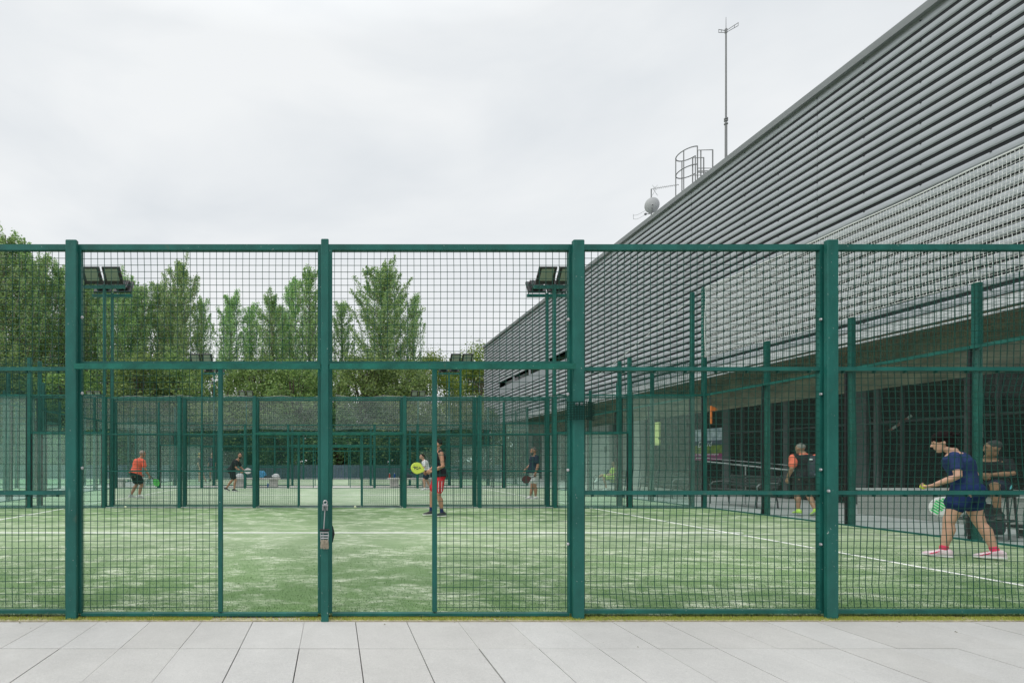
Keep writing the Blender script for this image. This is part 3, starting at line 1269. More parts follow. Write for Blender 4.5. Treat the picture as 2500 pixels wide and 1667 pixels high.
# window band high in the far part
wn = MB()
wn.box((13.24, WY0, WZ0), (13.28, WY1, WZ1 + .1))
wo = H(wn).build('window_band', M['darkglass'], hall)
b = MB()
y = WY0 + .1
while y < WY1:
    b.box((13.0, y, WZ0), (13.06, y + .09, WZ0 + .45))
    y += .16
for yy in (WY0 + 3, WY0 + 6.1, WY0 + 9.2):
    b.box((13.0, yy, WZ0 + .45), (13.1, yy + .08, WZ1))
b.box((12.985, WY0, WZ0 - .04), (13.2, WY1, WZ0))
H(b).build('louvre_fins', M['clad'], wo)
# ground floor: dark glazing with mullions, concrete walls
GX = 15.515
b = MB()
b.box((GX, YN, 0), (GX + .03, 22.4, 3.28))
gz = H(b).build('glazing', M['darkglass'], hall)


def yat(px, X=15.4):
    return F * X / (px - VX) - CD


for (pa, pb, m) in ((1590, 1600, 'mullion'), (1640, 1648, 'mullion'), (1768, 1784, 'mullion2'), (1812, 1818, 'mullion'), (1862, 1868, 'mullion'), (1885, 1892, 'mullion'), (1918, 1928, 'mullion2'), (2092, 2122, 'mullion2'), (2140, 2152, 'mullion2'), (2205, 2210, 'mullion'), (2362, 2376, 'mullion2'), (2440, 2446, 'mullion'), (2560, 2580, 'mullion2'), (2700, 2720, 'mullion'), (3000, 3040, 'mullion2')):
    y1_, y0_ = yat(pa), yat(pb)
    b = MB()
    b.box((15.43, y0_, 0), (15.512, y1_, 3.28))
    H(b).build('mullion', M[m], gz)
b = MB()
b.box((15.46, YN, 2.30), (15.505, 21, 2.36))
H(b).build('transom', M['mullion'], gz)
for (pa, pb) in ((1410, 1432), (1439, 1497), (1515, 1530), (1538, 1574), (1330, 1370), (1285, 1300)):
    b = MB()
    y1_, y0_ = yat(pa), yat(pb)
    b.box((15.30, y0_, 0), (15.6, y1_, 3.28))
    H(b).build('concrete_wall', M['concrete'], hall)
b = MB()
b.box((15.5, 22.4, 0), (15.6, YF, 3.28))
H(b).build('rear_wall', M['darkin'], hall)
# glowing strip that paints the reflection of lit fluorescent tubes on the glazing
y1_, y0_ = yat(1601), yat(1612)
b = MB()
b.box((15.47, y0_, 1.227 + .052 * 15.4 + .0), (15.51, y1_, 1.227 + .122 * 15.4))
em = bpy.data.materials.new('reflected_tube_glow')
em.use_nodes = True
eb = em.node_tree.nodes['Principled BSDF']
eb.inputs['Base Color'].default_value = (.6, .6, .3, 1)
eb.inputs['Emission Color'].default_value = (.75, .78, .28, 1)
eb.inputs['Emission Strength'].default_value = .5
tag(H(b).build('tube_reflection', em, hall), 'glowing yellow strip painted as the reflection of lit tubes on the glazing')
# raised platform with speckled front
b = MB()
b.box((12.7, YN, -.02), (15.5, 8.6, .56))
tag(b.build('platform', M['pebble']), 'low speckled concrete platform along the hall, behind the glass wall', 'platform')
b = MB()
b.box((12.66, YN, .56), (15.5, 8.64, .60))
b2 = b.build('platform_slab', M['concrete'], bpy.data.objects['platform'])
# handrail
hr = thing('handrail', 'pale steel handrail sloping along the hall front behind the bench', 'handrail', (12.1, 9.6, 0))
b = MB()
pa, pb_ = Vector((0, 3.4, 1.24)), Vector((0, 0, .99))
b.tube([pa, pb_], .022, 8)
b.tube([pa + Vector((.05, 0, .10)), pb_ + Vector((.05, 0, .13))], .010, 6)
b.build('rail', M['steel'], hr)
for t in (0.0, .5, 1.0):
    p = pa.lerp(pb_, t)
    b = MB()
    b.tube([(0, p.y, -.02), (0, p.y, p.z)], .018, 8)
    b.build('baluster', M['steel'], hr)

# posters on the glazing
def wallbox(name, pxa, pxb, ya, yb, m, X=15.36, th=.02, parent=None, off=0.0):
    """flat board fixed to the hall glazing, covering the photo area"""
    y1, y0 = yat(pxa, X), yat(pxb, X)
    za = CH + (VY - ya) / (pxa - VX) * X
    zb = CH + (VY - yb) / (pxa - VX) * X
    b = MB()
    b.box((CX + X - th - off, y0, zb), (CX + X - off, y1, za))
    return b.build(name, m, parent)


ps = thing('poster', 'advertising poster with blue city view, green band and purple band on the hall glazing', 'poster', (0, 0, 0))
wallbox('photo_panel', 1698, 1765, 1049, 1087, mat('poster_sky', (.32, .45, .58), .4, vary=.5, vscale=2.2, col2=(.75, .82, .88)), parent=ps)
wallbox('dark_band', 1698, 1765, 1077, 1088, mat('poster_dark', (.07, .09, .13), .4, vary=.4, vscale=8), parent=ps, off=.003)
wallbox('green_band', 1698, 1765, 1088.5, 1107, mat('poster_green', (.08, .13, .03), .4, vary=.5, vscale=3, col2=(.25, .35, .06)), parent=ps)
wallbox('purple_band', 1698, 1765, 1107.5, 1123, mat('poster_purple', (.28, .04, .15), .4), parent=ps)


def text(body, size, m, loc, rotz, parent, ext=.002, shear=0.0):
    cu = bpy.data.curves.new('lettering', 'FONT')
    cu.body = body
    cu.size = size
    cu.extrude = ext
    cu.shear = shear
    o = bpy.data.objects.new('lettering_tmp', cu)
    COL.objects.link(o)
    dg = bpy.context.evaluated_depsgraph_get()
    me = bpy.data.meshes.new_from_object(o.evaluated_get(dg))
    bpy.data.objects.remove(o)
    me.materials.clear()
    me.materials.append(m)
    q = bpy.data.objects.new('lettering', me)
    COL.objects.link(q)
    q.rotation_euler = (pi / 2, 0, rotz)
    q.location = loc
    q.parent = parent
    return q


xs = CX + 15.36 - .028
text('D', .34, M['white'], (xs, yat(1703, 15.33), 1.83), -pi / 2, ps, shear=.3)
text('rd', .30, M['white'], (xs, yat(1725, 15.33), 1.85), -pi / 2, ps, shear=.3)
text('y el espacio para tu empresa', .115, M['white'], (xs, yat(1699, 15.33), 1.50), -pi / 2, ps)
text('espacios de empresa', .095, M['white'], (xs, yat(1699, 15.33), 1.36), -pi / 2, ps)
nt1 = wallbox('notice', 1766.5, 1778, 1045.5, 1067, mat('paper', (.6, .61, .6), .6))
tag(nt1, 'white notice with dark red bars beside the poster', 'notice')
wallbox('printed_bar', 1767.5, 1777, 1047, 1049, M['black'], parent=nt1, off=.003, th=.023)
wallbox('printed_bar', 1767.5, 1777, 1063, 1065.5, mat('red_print', (.2, .02, .04), .6), parent=nt1, off=.003, th=.023)
nt2 = wallbox('notice', 1763.5, 1770, 1070.5, 1083, mat('paper2', (.55, .56, .55), .6))
tag(nt2, 'small white notice with a black figure below the larger notice', 'notice')
wallbox('printed_bar', 1765.5, 1767.5, 1073.5, 1080, M['black'], parent=nt2, off=.003, th=.023)
tag(wallbox('notice', 1771, 1775.5, 1070, 1084, mat('grey_paper', (.3, .31, .31), .6)), 'small grey notice under the white notice with bars', 'notice')
sw = wallbox('switch_box', 1558, 1566.5, 1077, 1088.5, mat('cream_plastic', (.55, .56, .53), .5), X=15.17, th=.05)
tag(sw, 'small white switch box on the pale concrete wall', 'switch box')
tag(wallbox('number_plate', 1476, 1481, 1089, 1103, mat('plate', (.15, .15, .15), .6), X=15.17, th=.02), 'small dark number plate on the concrete wall', 'plate')
# orange sign
og = mat('orange_plastic', (.80, .20, .03), .45)
b = MB()
p = at(1735.5, 1034, X=13.15)
s = F / (p.y + CD)
b.tube([(0, 0, .0), (0, 0, .62)], .042, 10)
vs = [(.0, -.03, .60), (.14, -.03, .565), (.19, -.03, .53), (.205, -.03, .49), (.18, -.03, .455), (.11, -.03, .44), (0, -.03, .41)]
n = len(vs)
b.add([(x * 1.0, y, z) for x, y, z in vs] + [(x, .03, z) for x, y, z in vs], [tuple(range(n)), tuple(range(2 * n - 1, n - 1, -1))] + [(i, (i + 1) % n, n + (i + 1) % n, n + i) for i in range(n)])
og_o = tag(b.build('orange_sign', og, loc=(p.x, p.y, p.z), smooth=False), 'orange bracket shaped sign hanging from the hall soffit above the poster', 'sign')
b = MB()
b.bar((0, 0, .60), (0, 0, 1.62), .02)
b.build('bracket', M['mullion'], og_o)
for (px, lab) in ((2370, 'white upright pull handle on the glazing left of the seated man'), (2398, 'white upright pull handle on the glazing just above the seated man')):
    tag(wallbox('door_handle', px - 2, px + 2, 1034, 1068, M['white'], X=15.3, th=.03), lab, 'handle')
# striped tape stuck slanting on the glazing
b = MB()
pa, pb_ = at(2170, 1052, X=15.37), at(2226, 1014, X=15.37)
for i in range(6):
    b.bar(pa.lerp(pb_, i / 6), pa.lerp(pb_, (i + 1) / 6), .006, .07, mi=i % 2)
tag(b.build('barrier_tape', [mat('dull_red', (.16, .04, .03), .6), mat('dull_white', (.25, .28, .26), .6)]), 'red and white striped tape slanting across the dark glazing', 'tape')

# ------------------------------------------------------------------ roof furniture
def RP(px, py, X=13.3):
    return at(px, py, X=X)


mt = thing('antenna_mast', 'tall thin steel mast with a small crossed aerial on top, on the hall roof', 'antenna mast', RP(1772.5, 400))
o0 = mt.location.copy()
b = MB()
hgt = RP(1772.5, 80).z - o0.z
b.tube([(0, 0, -.6), (0, 0, hgt * .32), (0, 0, hgt * .33), (0, 0, hgt)], [.042, .038, .030, .025], 8)
for zz in (hgt * .30, hgt * .325, hgt * .34):
    b.tube([(0, 0, zz), (0, 0, zz + .03)], .062, 8)
b.build('pole', M['roofsteel'], mt)
b = MB()
b.tube([(0, 0, hgt), (0, 0, hgt + .52)], [.012, .006], 6)
b.tube([(0, 0, hgt - .02), (0, 0, hgt + .12)], .04, 6)
for (ax, az) in ((.45, .20), (-.43, -.03)):
    for dz in (0, .12):
        b.tube([(0, 0, hgt + dz * .5), (ax * .75, -.1, hgt + az + dz * .8 - .05)], .011, 5)
    b.tube([(ax * .75, -.1, hgt + az - .05), (ax * .75, -.1, hgt + az + .06)], .008, 5)
    b.tube([(ax * .5, -.08, hgt + az * .7 - .03), (ax * .5, -.08, hgt + az * .7 + .06)], .008, 5)
b.build('crossed_aerial', M['roofsteel'], mt)

# ladder cage
lc = thing('ladder_cage', 'grey round safety cage and rails of a roof ladder above the hall edge', 'ladder cage', (0, 0, 0))
XC = 13.35
def cage_pt(px, py, dep=0.0):
    p = at(px, py, X=XC)
    return Vector((p.x + dep, p.y, p.z))


ladz = []
for (pyc) in (376, 419, 478):
    b = MB()
    c0 = at(1673, pyc, X=XC)
    pts = []
    for i in range(17):
        a = pi * (0.5 + i / 16 * 1.42)
        pts.append(Vector((c0.x + .36 * cos(a) + .12, c0.y + .50 * sin(a) * -1, c0.z)))
    b.tube(pts, .020, 6)
    b.build('hoop', M['roofsteel'], lc)
c0 = at(1673, 376, X=XC)
cb = at(1673, 490, X=XC)
for i in (0, 4, 8, 12, 16):
    a = pi * (0.5 + i / 16 * 1.42)
    q = Vector((c0.x + .36 * cos(a) + .12, c0.y - .50 * sin(a), 0))
    b = MB()
    b.tube([Vector((q.x, q.y, cb.z - .5)), Vector((q.x, q.y, c0.z))], .018, 6)
    b.build('cage_bar', M['roofsteel'], lc)
for rect in ((1703, 367, 1740, 411), (1691, 386, 1718, 428), (1703, 418, 1738, 421)):
    b = MB()
    xa, ya, xb, yb = rect
    pl = [cage_pt(xa, ya), cage_pt(xb, ya - 1), cage_pt(xb, yb), cage_pt(xa, yb)]
    b.tube(pl, .020, 6, closed=True)
    b.build('guard_rail', M['roofsteel'], lc)
for px, ya, yb in ((1703, 367, 460), (1711, 367, 450), (1740, 367, 430), (1718, 386, 445), (1691, 386, 470)):
    b = MB()
    b.tube([cage_pt(px, ya), cage_pt(px, yb)], .020, 6)
    b.build('stanchion', M['roofsteel'], lc)

# satellite dish, yagi and loop aerial
dd = thing('satellite_dish', 'light grey satellite dish on the hall roof edge', 'satellite dish', at(1593, 500, X=13.25))
b = MB()
secs = []
for i in range(7):
    r = .02 + .26 * i / 6
    secs.append((Vector((0, -.10 * (r / .28) ** 2, 0)), Vector((r, 0, 0)), Vector((0, 0, r * 1.12))))
n = 24
vs = []
for c, u, v in secs:
    for j in range(n):
        a = 2 * pi * j / n
        vs.append(c + u * cos(a) + v * sin(a))
b.add(vs, [(i * n + j, i * n + (j + 1) % n, (i + 1) * n + (j + 1) % n, (i + 1) * n + j) for i in range(6) for j in range(n)] + [tuple(range(n))])
bo = b.build('dish', mat('dish_grey', (.42, .43, .44), .5), dd, smooth=True)
bo.rotation_euler = (R(-12), 0, R(160))
b = MB()
b.tube([(0, .02, -.1), (0.05, .1, -.3)], .014, 6)
b.tube([(.05, .1, -.3), (.12, .45, -.1)], .012, 6)
b.tube([(.12, .42, -.14), (.12, .48, -.04)], .035, 8)
b.tube([(-.03, .05, .12), (.04, .05, .02), (-.02, .05, -.08), (.04, .06, -.16)], .012, 5)
b.build('receiver_arm', M['roofsteel'], dd)
yg = thing('yagi_aerial', 'comb shaped television aerial and thin pole beside the dish', 'aerial', at(1590, 530, X=13.3))
o0 = yg.location.copy()
tp = at(1590, 462, X=13.3) - o0
b = MB()
b.tube([(0, 0, -.5), tuple(tp)], .022, 8)
b.build('pole', M['roofsteel'], yg)
b = MB()
e0, e1 = Vector(tp) + Vector((-.02, 0, 0)), at(1657, 451, X=13.6) - o0
b.tube([e0, e1], .010, 6)
for i in range(14):
    c = e0.lerp(e1, .12 + .86 * i / 13)
    ln = .09 - .003 * i
    b.tube([c + Vector((0, .6 * ln, ln)), c - Vector((0, .6 * ln, ln))], .0045, 4)
for s_ in (-1, 1):
    b.tube([e0 + Vector((.1, 0, .0)), e0 + Vector((.35, .1, s_ * .22))], .006, 4)
    b.tube([e0 + Vector((.22, .0, .0)), e0 + Vector((.12, .1, s_ * .22))], .006, 4)
b.build('boom', M['roofsteel'], yg)
fm = thing('loop_aerial', 'thin bent loop aerial hanging left of the satellite dish', 'aerial', at(1577, 523, X=13.3))
b = MB()
for dz in (0, .16):
    pts = []
    for i in range(14):
        u = i / 13
        pts.append((-.55 * u + .02, .1 * sin(pi * u), .02 + dz * (1 - u * .7) - .22 * sin(pi * u * .5) ** 1 * (1 - dz * 3)))
    b.tube(pts, .006, 4)
b.tube([(-.53, 0, -.22), (-.54, 0, .0)], .006, 4)
b.tube([(0, 0, 0), (.25, 0, .02)], .014, 5)
b.bbox((-.06, -.03, -.04), (.02, .03, .04), .005)
b.build('loop', M['roofsteel'], fm)
cc = at(1182, 836, X=12.85)
ct = thing('security_camera', 'small white security camera on the far top corner of the hall', 'camera', cc)
b = MB()
b.tube([(0.05, 0, -.1), (-.15, 0, .05), (-.5, -.1, .12)], .03, 6)
b.bbox((-.75, -.16, .06), (-.35, -.04, .2), .02)
b.build('housing', M['white'], ct)

# ------------------------------------------------------------------ far slatted fence and trees
fr = thing('slatted_fence', 'low blue grey fence of upright slats behind the farthest court', 'fence', (0, 34.6, 0))
b = MB()
x = -42.0
while x < 12.6:
    b.box((x, 0, .02), (x + .085, .02, 1.0 + .0))
    x += .11
b.box((-42, .02, .2), (12.6, .05, .26))
b.box((-42, .02, .8), (12.6, .05, .86))
b.build('slats', M['bluefence'], fr)


def add_leaf(b, c, s, mi=0):
    a = random.uniform(0, 2 * pi)
    t = random.uniform(-1.1, 1.1)
    u = Vector((cos(a), sin(a), 0)) * s
    v = Vector((-sin(a) * sin(t), cos(a) * sin(t), cos(t))) * s * .75
    c = Vector(c)
    b.add([c - u, c - v * .9, c + u * .85, c + v], [(0, 1, 2, 3)], mi)


def poplar(h, wd, seed, nb=58, nleaf=11000, low=.12):
    random.seed(seed)
    wood, lf = MB(), MB()
    bend = random.uniform(-.3, .3)
    pts = [(bend * (i / 8) ** 2, 0, h * .93 * i / 8) for i in range(9)]
    wood.tube(pts, [.24 * (1 - i / 9) + .02 for i in range(9)], 7)
    per = nleaf // nb
    for k in range(nb):
        t = low + (0.97 - low) * (k / nb) ** .9
        zb = h * t * .92
        maxr = wd / 2 * (min(1, (1 - t) * 3.8 + .22)) * (0.7 + .3 * min(1, t * 5))
        a = k * 2.4 + random.uniform(-.5, .5)
        out_r = maxr * random.uniform(.35, 1.0)
        ln = random.choice((.09, .12, .15, .22)) * random.uniform(.8, 1.1) * h * (1.2 - t * .7)
        p0 = Vector((bend * t * t, 0, zb))
        p1 = p0 + Vector((cos(a) * out_r * .75, sin(a) * out_r * .75, ln * .45))
        p2 = p0 + Vector((cos(a) * out_r, sin(a) * out_r, ln))
        p2.z = min(p2.z, h * random.uniform(.9, 1.0))
        wood.tube([p0, p1, p2], [.045, .03, .012], 4)
        rad0 = random.uniform(.24, .55) + .35 * (1 - t)
        for i in range(per):
            u = random.random() ** .85
            c = p0.lerp(p1, u * 2) if u < .5 else p1.lerp(p2, u * 2 - 1)
            rr = rad0 * (1.05 - u * .72)
            g = Vector((random.gauss(0, .5), random.gauss(0, .5), random.gauss(0, .6))) * rr
            s_ = random.uniform(.045, .09)
            add_leaf(lf, c + g, s_)
    return wood, lf


def broad(h, wd, seed, nleaf=9000, low=.25, ls=.1):
    random.seed(seed)
    wood, lf = MB(), MB()
    wood.tube([(0, 0, 0), (.1, 0, h * .3), (-.1, .1, h * .6)], [.2, .15, .07], 7)
    ncl = 70
    for k in range(ncl):
        u = random.random()
        z = h * (low + (1 - low) * u)
        rr = wd / 2 * sqrt(max(.05, 1 - ((u - .38) / .64) ** 2)) * random.uniform(.45, 1)
        a = random.uniform(0, 2 * pi)
        c = Vector((cos(a) * rr, sin(a) * rr, z))
        wood.tube([(0, 0, max(h * .12, z * .55)), tuple(c * .6 + Vector((0, 0, z * .35))), tuple(c)], [.05, .03, .01], 4)
        cr_ = random.uniform(.35, .85) * wd / 6
        for i in range(nleaf // ncl):
            g = Vector((random.gauss(0, .55), random.gauss(0, .55), random.gauss(0, .42))) * cr_
            add_leaf(lf, c + g, random.uniform(ls * .55, ls))
    return wood, lf


def tree_thing(name, label, cat, wood, lf, leafm, barkm, group):
    r = thing(name, label, cat, (0, 0, 0), 0, group)
    wood.build('trunk', M[barkm], r)
    lf.build('crown', M[leafm], r)
    return r


PV = []
for i, (wd_, sd_, nb) in enumerate(((4.3, 21, 120), (3.7, 33, 95), (5.0, 45, 140), (7.8, 58, 210))):
    wv, lv = poplar(20.0, wd_, sd_, nb, (24000, 18000, 30000, 62000)[i])
    PV.append((wv.mesh('trunk', M['bark']), lv.mesh('crown', M['leaf_poplar'])))
# (px, top y, distance, variant, stretch)
POP = [(-70, 515, 46, 2, 1.1), (8, 528, 46, 2, 1.15), (62, 548, 47, 0, 1.1), (104, 588, 49, 1, 1.1), (152, 612, 50, 0, 1), (212, 628, 50, 0, 1), (262, 655, 52, 1, 1), (300, 640, 50, 2, 1), (345, 662, 50, 1, .9), (388, 655, 51, 1, 1), (446, 607, 50, 2, 1.0), (492, 700, 53, 1, .8), (560, 690, 50, 0, 1), (612, 712, 52, 1, .8), (664, 690, 50, 0, 1), (712, 650, 52, 1, .9), (757, 618, 50, 0, 1.05), (835, 705, 53, 1, .9), (935, 616, 50, 3, 1.0), (1008, 690, 50, 1, .75),
       (180, 640, 55, 2, 1), (235, 650, 56, 0, 1), (322, 668, 56, 2, 1), (415, 680, 56, 2, 1), (-20, 560, 52, 2, 1.1), (85, 610, 53, 2, 1), (690, 730, 56, 1, 1), (790, 725, 56, 1, .8)]
ordn = ['leftmost tall', 'bushy tall', 'tall pointed', 'slim', 'first full one right of the near post', 'slim one beside the left floodlights', 'short one right of the left floodlights', 'broad one right of the left floodlights', 'small pointed', 'slim pointed', 'tallest of the middle left row', 'low one in the gap', 'full one mid left', 'small slim one', 'rounded one left of the middle post', 'slim one left of the middle post', 'tall one just left of the middle post', 'low slim one just right of the middle post', 'wide one with side spires right of the middle post', 'small outlier at the right end',
        'rear one beside the left near post', 'rear one behind the left floodlights', 'rear one right of the left floodlights', 'rear one beside the small pointed one', 'rear one at the left edge', 'rear one among the leftmost group', 'rear one in the gap left of the middle post', 'rear slim one right behind the middle post']
for i, (px, ty, d, v, sx) in enumerate(POP):
    random.seed(100 + i)
    p = at(px, ty, d=d)
    h = p.z
    r = thing('poplar_tree', 'poplar with upright green branches: %s' % ordn[i], 'tree', (p.x, p.y, -.05), random.uniform(0, 6.28) if v != 3 else 0.3, 'poplars behind the courts')
    r.scale = (sx, sx, h / 20.0)
    link('trunk', PV[v][0], r)
    link('crown', PV[v][1], r)
BV = []
for i in range(3):
    wv, lv = broad(8.5, 7.5, 70 + i, 12500, .12, .125)
    BV.append((wv.mesh('trunk', M['bark2']), lv.mesh('crown', M['leaf_olive'])))
HV = []
for i in range(2):
    wv, lv = broad(5.0, 6.0, 90 + i, 9000, .02, .13)
    HV.append((wv.mesh('trunk', M['bark2']), lv.mesh('crown', M['leaf_hedge'])))
BR = [(-40, 880, 44, 0), (60, 890, 45, 1), (160, 900, 44, 2), (255, 885, 46, 0), (345, 878, 44, 1), (440, 872, 46, 2), (530, 892, 44, 0), (625, 885, 46, 1), (715, 878, 44, 2), (800, 885, 46, 0), (890, 880, 44, 1), (975, 888, 46, 2)]
for i, (px, ty, d, v) in enumerate(BR):
    p = at(px, ty, d=d)
    r = thing('broadleaf_tree', 'low bushy olive green tree under the poplars, number %d from the left' % (i + 1), 'tree', (p.x, p.y, -.05), i * 1.3, 'bushy trees under the poplars')
    r['label'] = 'low bushy olive green tree under the poplars, %s from the left' % ['first', 'second', 'third', 'fourth', 'fifth', 'sixth', 'seventh', 'eighth', 'ninth', 'tenth', 'eleventh', 'twelfth'][i]
    r.scale = (1.0, 1.0, p.z / 8.5)
    link('trunk', BV[v][0], r)
    link('crown', BV[v][1], r)
HB = [(x, 42 + (i % 3) * .8) for i, x in enumerate(range(-40, 14, 4))]
ows = ['first', 'second', 'third', 'fourth', 'fifth', 'sixth', 'seventh', 'eighth', 'ninth', 'tenth', 'eleventh', 'twelfth', 'thirteenth', 'fourteenth']
for i, (x, d) in enumerate(HB):
    r = thing('dark_shrub', 'dark green shrub behind the slatted fence, %s from the left' % ows[i], 'shrub', (x, d - CD, -.05), i * 2.1, 'dark shrubs behind the slatted fence')
    r.scale = (1, 1, .95 + .1 * (i % 3))
    link('trunk', HV[i % 2][0], r)
    link('crown', HV[i % 2][1], r)
wv, lv = broad(13.0, 9.5, 201, 17000, .15, .15)
mw, ml = wv.mesh('trunk', M['bark2']), lv.mesh('crown', M['leaf_bright'])
for i, (px, ty, d, sx, lab) in enumerate(((1048, 872, 58, .85, 'bright yellow green round tree beyond the right poplars'), (1128, 880, 62, .8, 'bright green round tree left of the hall corner, lower one'), (1170, 856, 60, .9, 'bright yellow green tree touching the hall corner'))):
    p = at(px, ty, d=d)
    r = thing('round_tree', lab, 'tree', (p.x, p.y, -.05), i * 2.0, 'bright round trees by the hall')
    r.scale = (sx, sx, p.z / 13.0)
    link('trunk', mw, r)
    link('crown', ml, r)

# ------------------------------------------------------------------ people
def skinmat(name, c):
    m, t, b = nodes(name)
    b.inputs['Base Color'].default_value = (*c, 1)
    b.inputs['Roughness'].default_value = 0.55
    setin(b, 'Subsurface Weight', 0.08)
    setin(b, 'Subsurface Radius', (0.02, 0.008, 0.004))
    return m


SK = {'fair': skinmat('fair_skin', (0.55, 0.32, 0.23)), 'tan': skinmat('tanned_skin', (0.42, 0.22, 0.14)), 'brown': skinmat('brown_skin', (0.33, 0.17, 0.10))}
FAB = {}


def fabric(name, c, vary=0.12):
    if name not in FAB:
        FAB[name] = mat(name, c, 0.85, vary=vary, vscale=9, bump=0.35, bscale=25, spec=0.2)
    return FAB[name]


TMP = bpy.data.scenes.new('workshop')


def remeshed(b, name, m, parent, voxel, smooth=6, factor=0.5, fold=0.0):
    """merge overlapping closed pieces into one continuous surface"""
    me = b.mesh(name + '_raw', m)
    o = bpy.data.objects.new(name + '_raw', me)
    TMP.collection.objects.link(o)
    md = o.modifiers.new('r', 'REMESH')
    md.mode = 'VOXEL'
    md.voxel_size = voxel
    sm = o.modifiers.new('s', 'SMOOTH')
    sm.iterations = smooth
    sm.factor = factor
    with bpy.context.temp_override(scene=TMP, view_layer=TMP.view_layers[0]):
        dg = bpy.context.evaluated_depsgraph_get()
        dg.update()
    me2 = bpy.data.meshes.new_from_object(o.evaluated_get(dg))
    bpy.data.objects.remove(o)
    me2.name = name
    me2.materials.clear()
    me2.materials.append(m)
    if fold:
        nor = [v.normal.copy() for v in me2.vertices]
        for v, vn in zip(me2.vertices, nor):
            c = v.co.copy()
            n = mnoise.noise(Vector((c.x * 7, c.y * 7, c.z * 4.5))) * fold + mnoise.noise(Vector((c.x * 17, c.y * 17, c.z * 9))) * fold * .45
            v.co = c + vn * n
    me2.polygons.foreach_set('use_smooth', [True] * len(me2.polygons))
    q = bpy.data.objects.new(name, me2)
    COL.objects.link(q)
    q.parent = parent
    return q


def V(*a):
    return Vector(a)


def limb(b, pts, rs, n=12):
    """tapered limb with rounded ends along a polyline (radii may be pairs)"""
    P = [Vector(p) for p in pts]
    secs = []
    d0 = (P[1] - P[0]).normalized()
    d1 = (P[-1] - P[-2]).normalized()
    def ax(d):
        u = Vector((0, 1, 0))
        if abs(d.y) > .9:
            u = Vector((1, 0, 0))
        u = (u - d * u.dot(d)).normalized()
        return u, d.cross(u)
    fp, fr_ = [], []
    for i in range(len(P)):
        fp.append(P[i])
        fr_.append(rs[i])
    u, v = ax(d0)
    secs.append((P[0] - d0 * rs[0] * .8, u * rs[0] * .5, v * rs[0] * .5))
    for i, p in enumerate(fp):
        d = (P[min(i + 1, len(P) - 1)] - P[max(i - 1, 0)]).normalized()
        u, v = ax(d)
        secs.append((p, u * rs[i], v * rs[i]))
    u, v = ax(d1)
    secs.append((P[-1] + d1 * rs[-1] * .8, u * rs[-1] * .5, v * rs[-1] * .5))
    b.loft(secs, n)


def lerp(a, b, t):
    return Vector(a).lerp(Vector(b), t)


def hand(b, wr, dirv, palm_n, curl=0.5, s=1.0, side=1, fr=1.0):
    """palm, four fingers and a thumb; dirv along the hand, palm_n the palm's normal, curl 0..1"""
    d = Vector(dirv).normalized()
    n = Vector(palm_n)
    n = (n - d * n.dot(d)).normalized()
    l = d.cross(n) * side          # towards the thumb
    wr = Vector(wr)
    pc = wr + d * .045 * s
    b.loft([(wr - d * .012 * s, l * .022 * s, n * .018 * s), (wr + d * .02 * s, l * .034 * s, n * .017 * s), (wr + d * .06 * s, l * .042 * s, n * .016 * s),
            (wr + d * .09 * s, l * .041 * s, n * .013 * s), (wr + d * .10 * s, l * .03 * s, n * .008 * s)], 12)
    lens = (.068, .078, .073, .057)
    for i in range(4):
        base = wr + d * (.088 - .004 * abs(i - 1)) * s + l * (.031 - .0205 * i) * s
        a = 0.25 + curl * (1.15 + .12 * i)
        p = [base]
        dd = d
        ang = 0
        for seg, f in enumerate((.44, .32, .24)):
            ang += a * (.75, 1.0, .75)[seg]
            q = (d * cos(ang) + n * sin(ang))
            p.append(p[-1] + q * lens[i] * f * s)
        limb(b, p, [.0098 * s * fr, .0092 * s * fr, .0085 * s * fr, .0072 * s * fr], 8)
    tb = wr + d * .028 * s + l * .030 * s
    t1 = tb + (d * .55 + l * .75 + n * .25).normalized() * .036 * s
    t2 = t1 + (d * .8 + l * (.3 - .5 * curl) + n * (.3 + .6 * curl)).normalized() * .032 * s
    t3 = t2 + (d * .8 - l * .3 * curl + n * .6 * curl).normalized() * .022 * s
    limb(b, [tb - l * .012 * s, t1, t2, t3], [.014 * s, .0115 * s * fr, .0105 * s * fr, .008 * s * fr], 8)


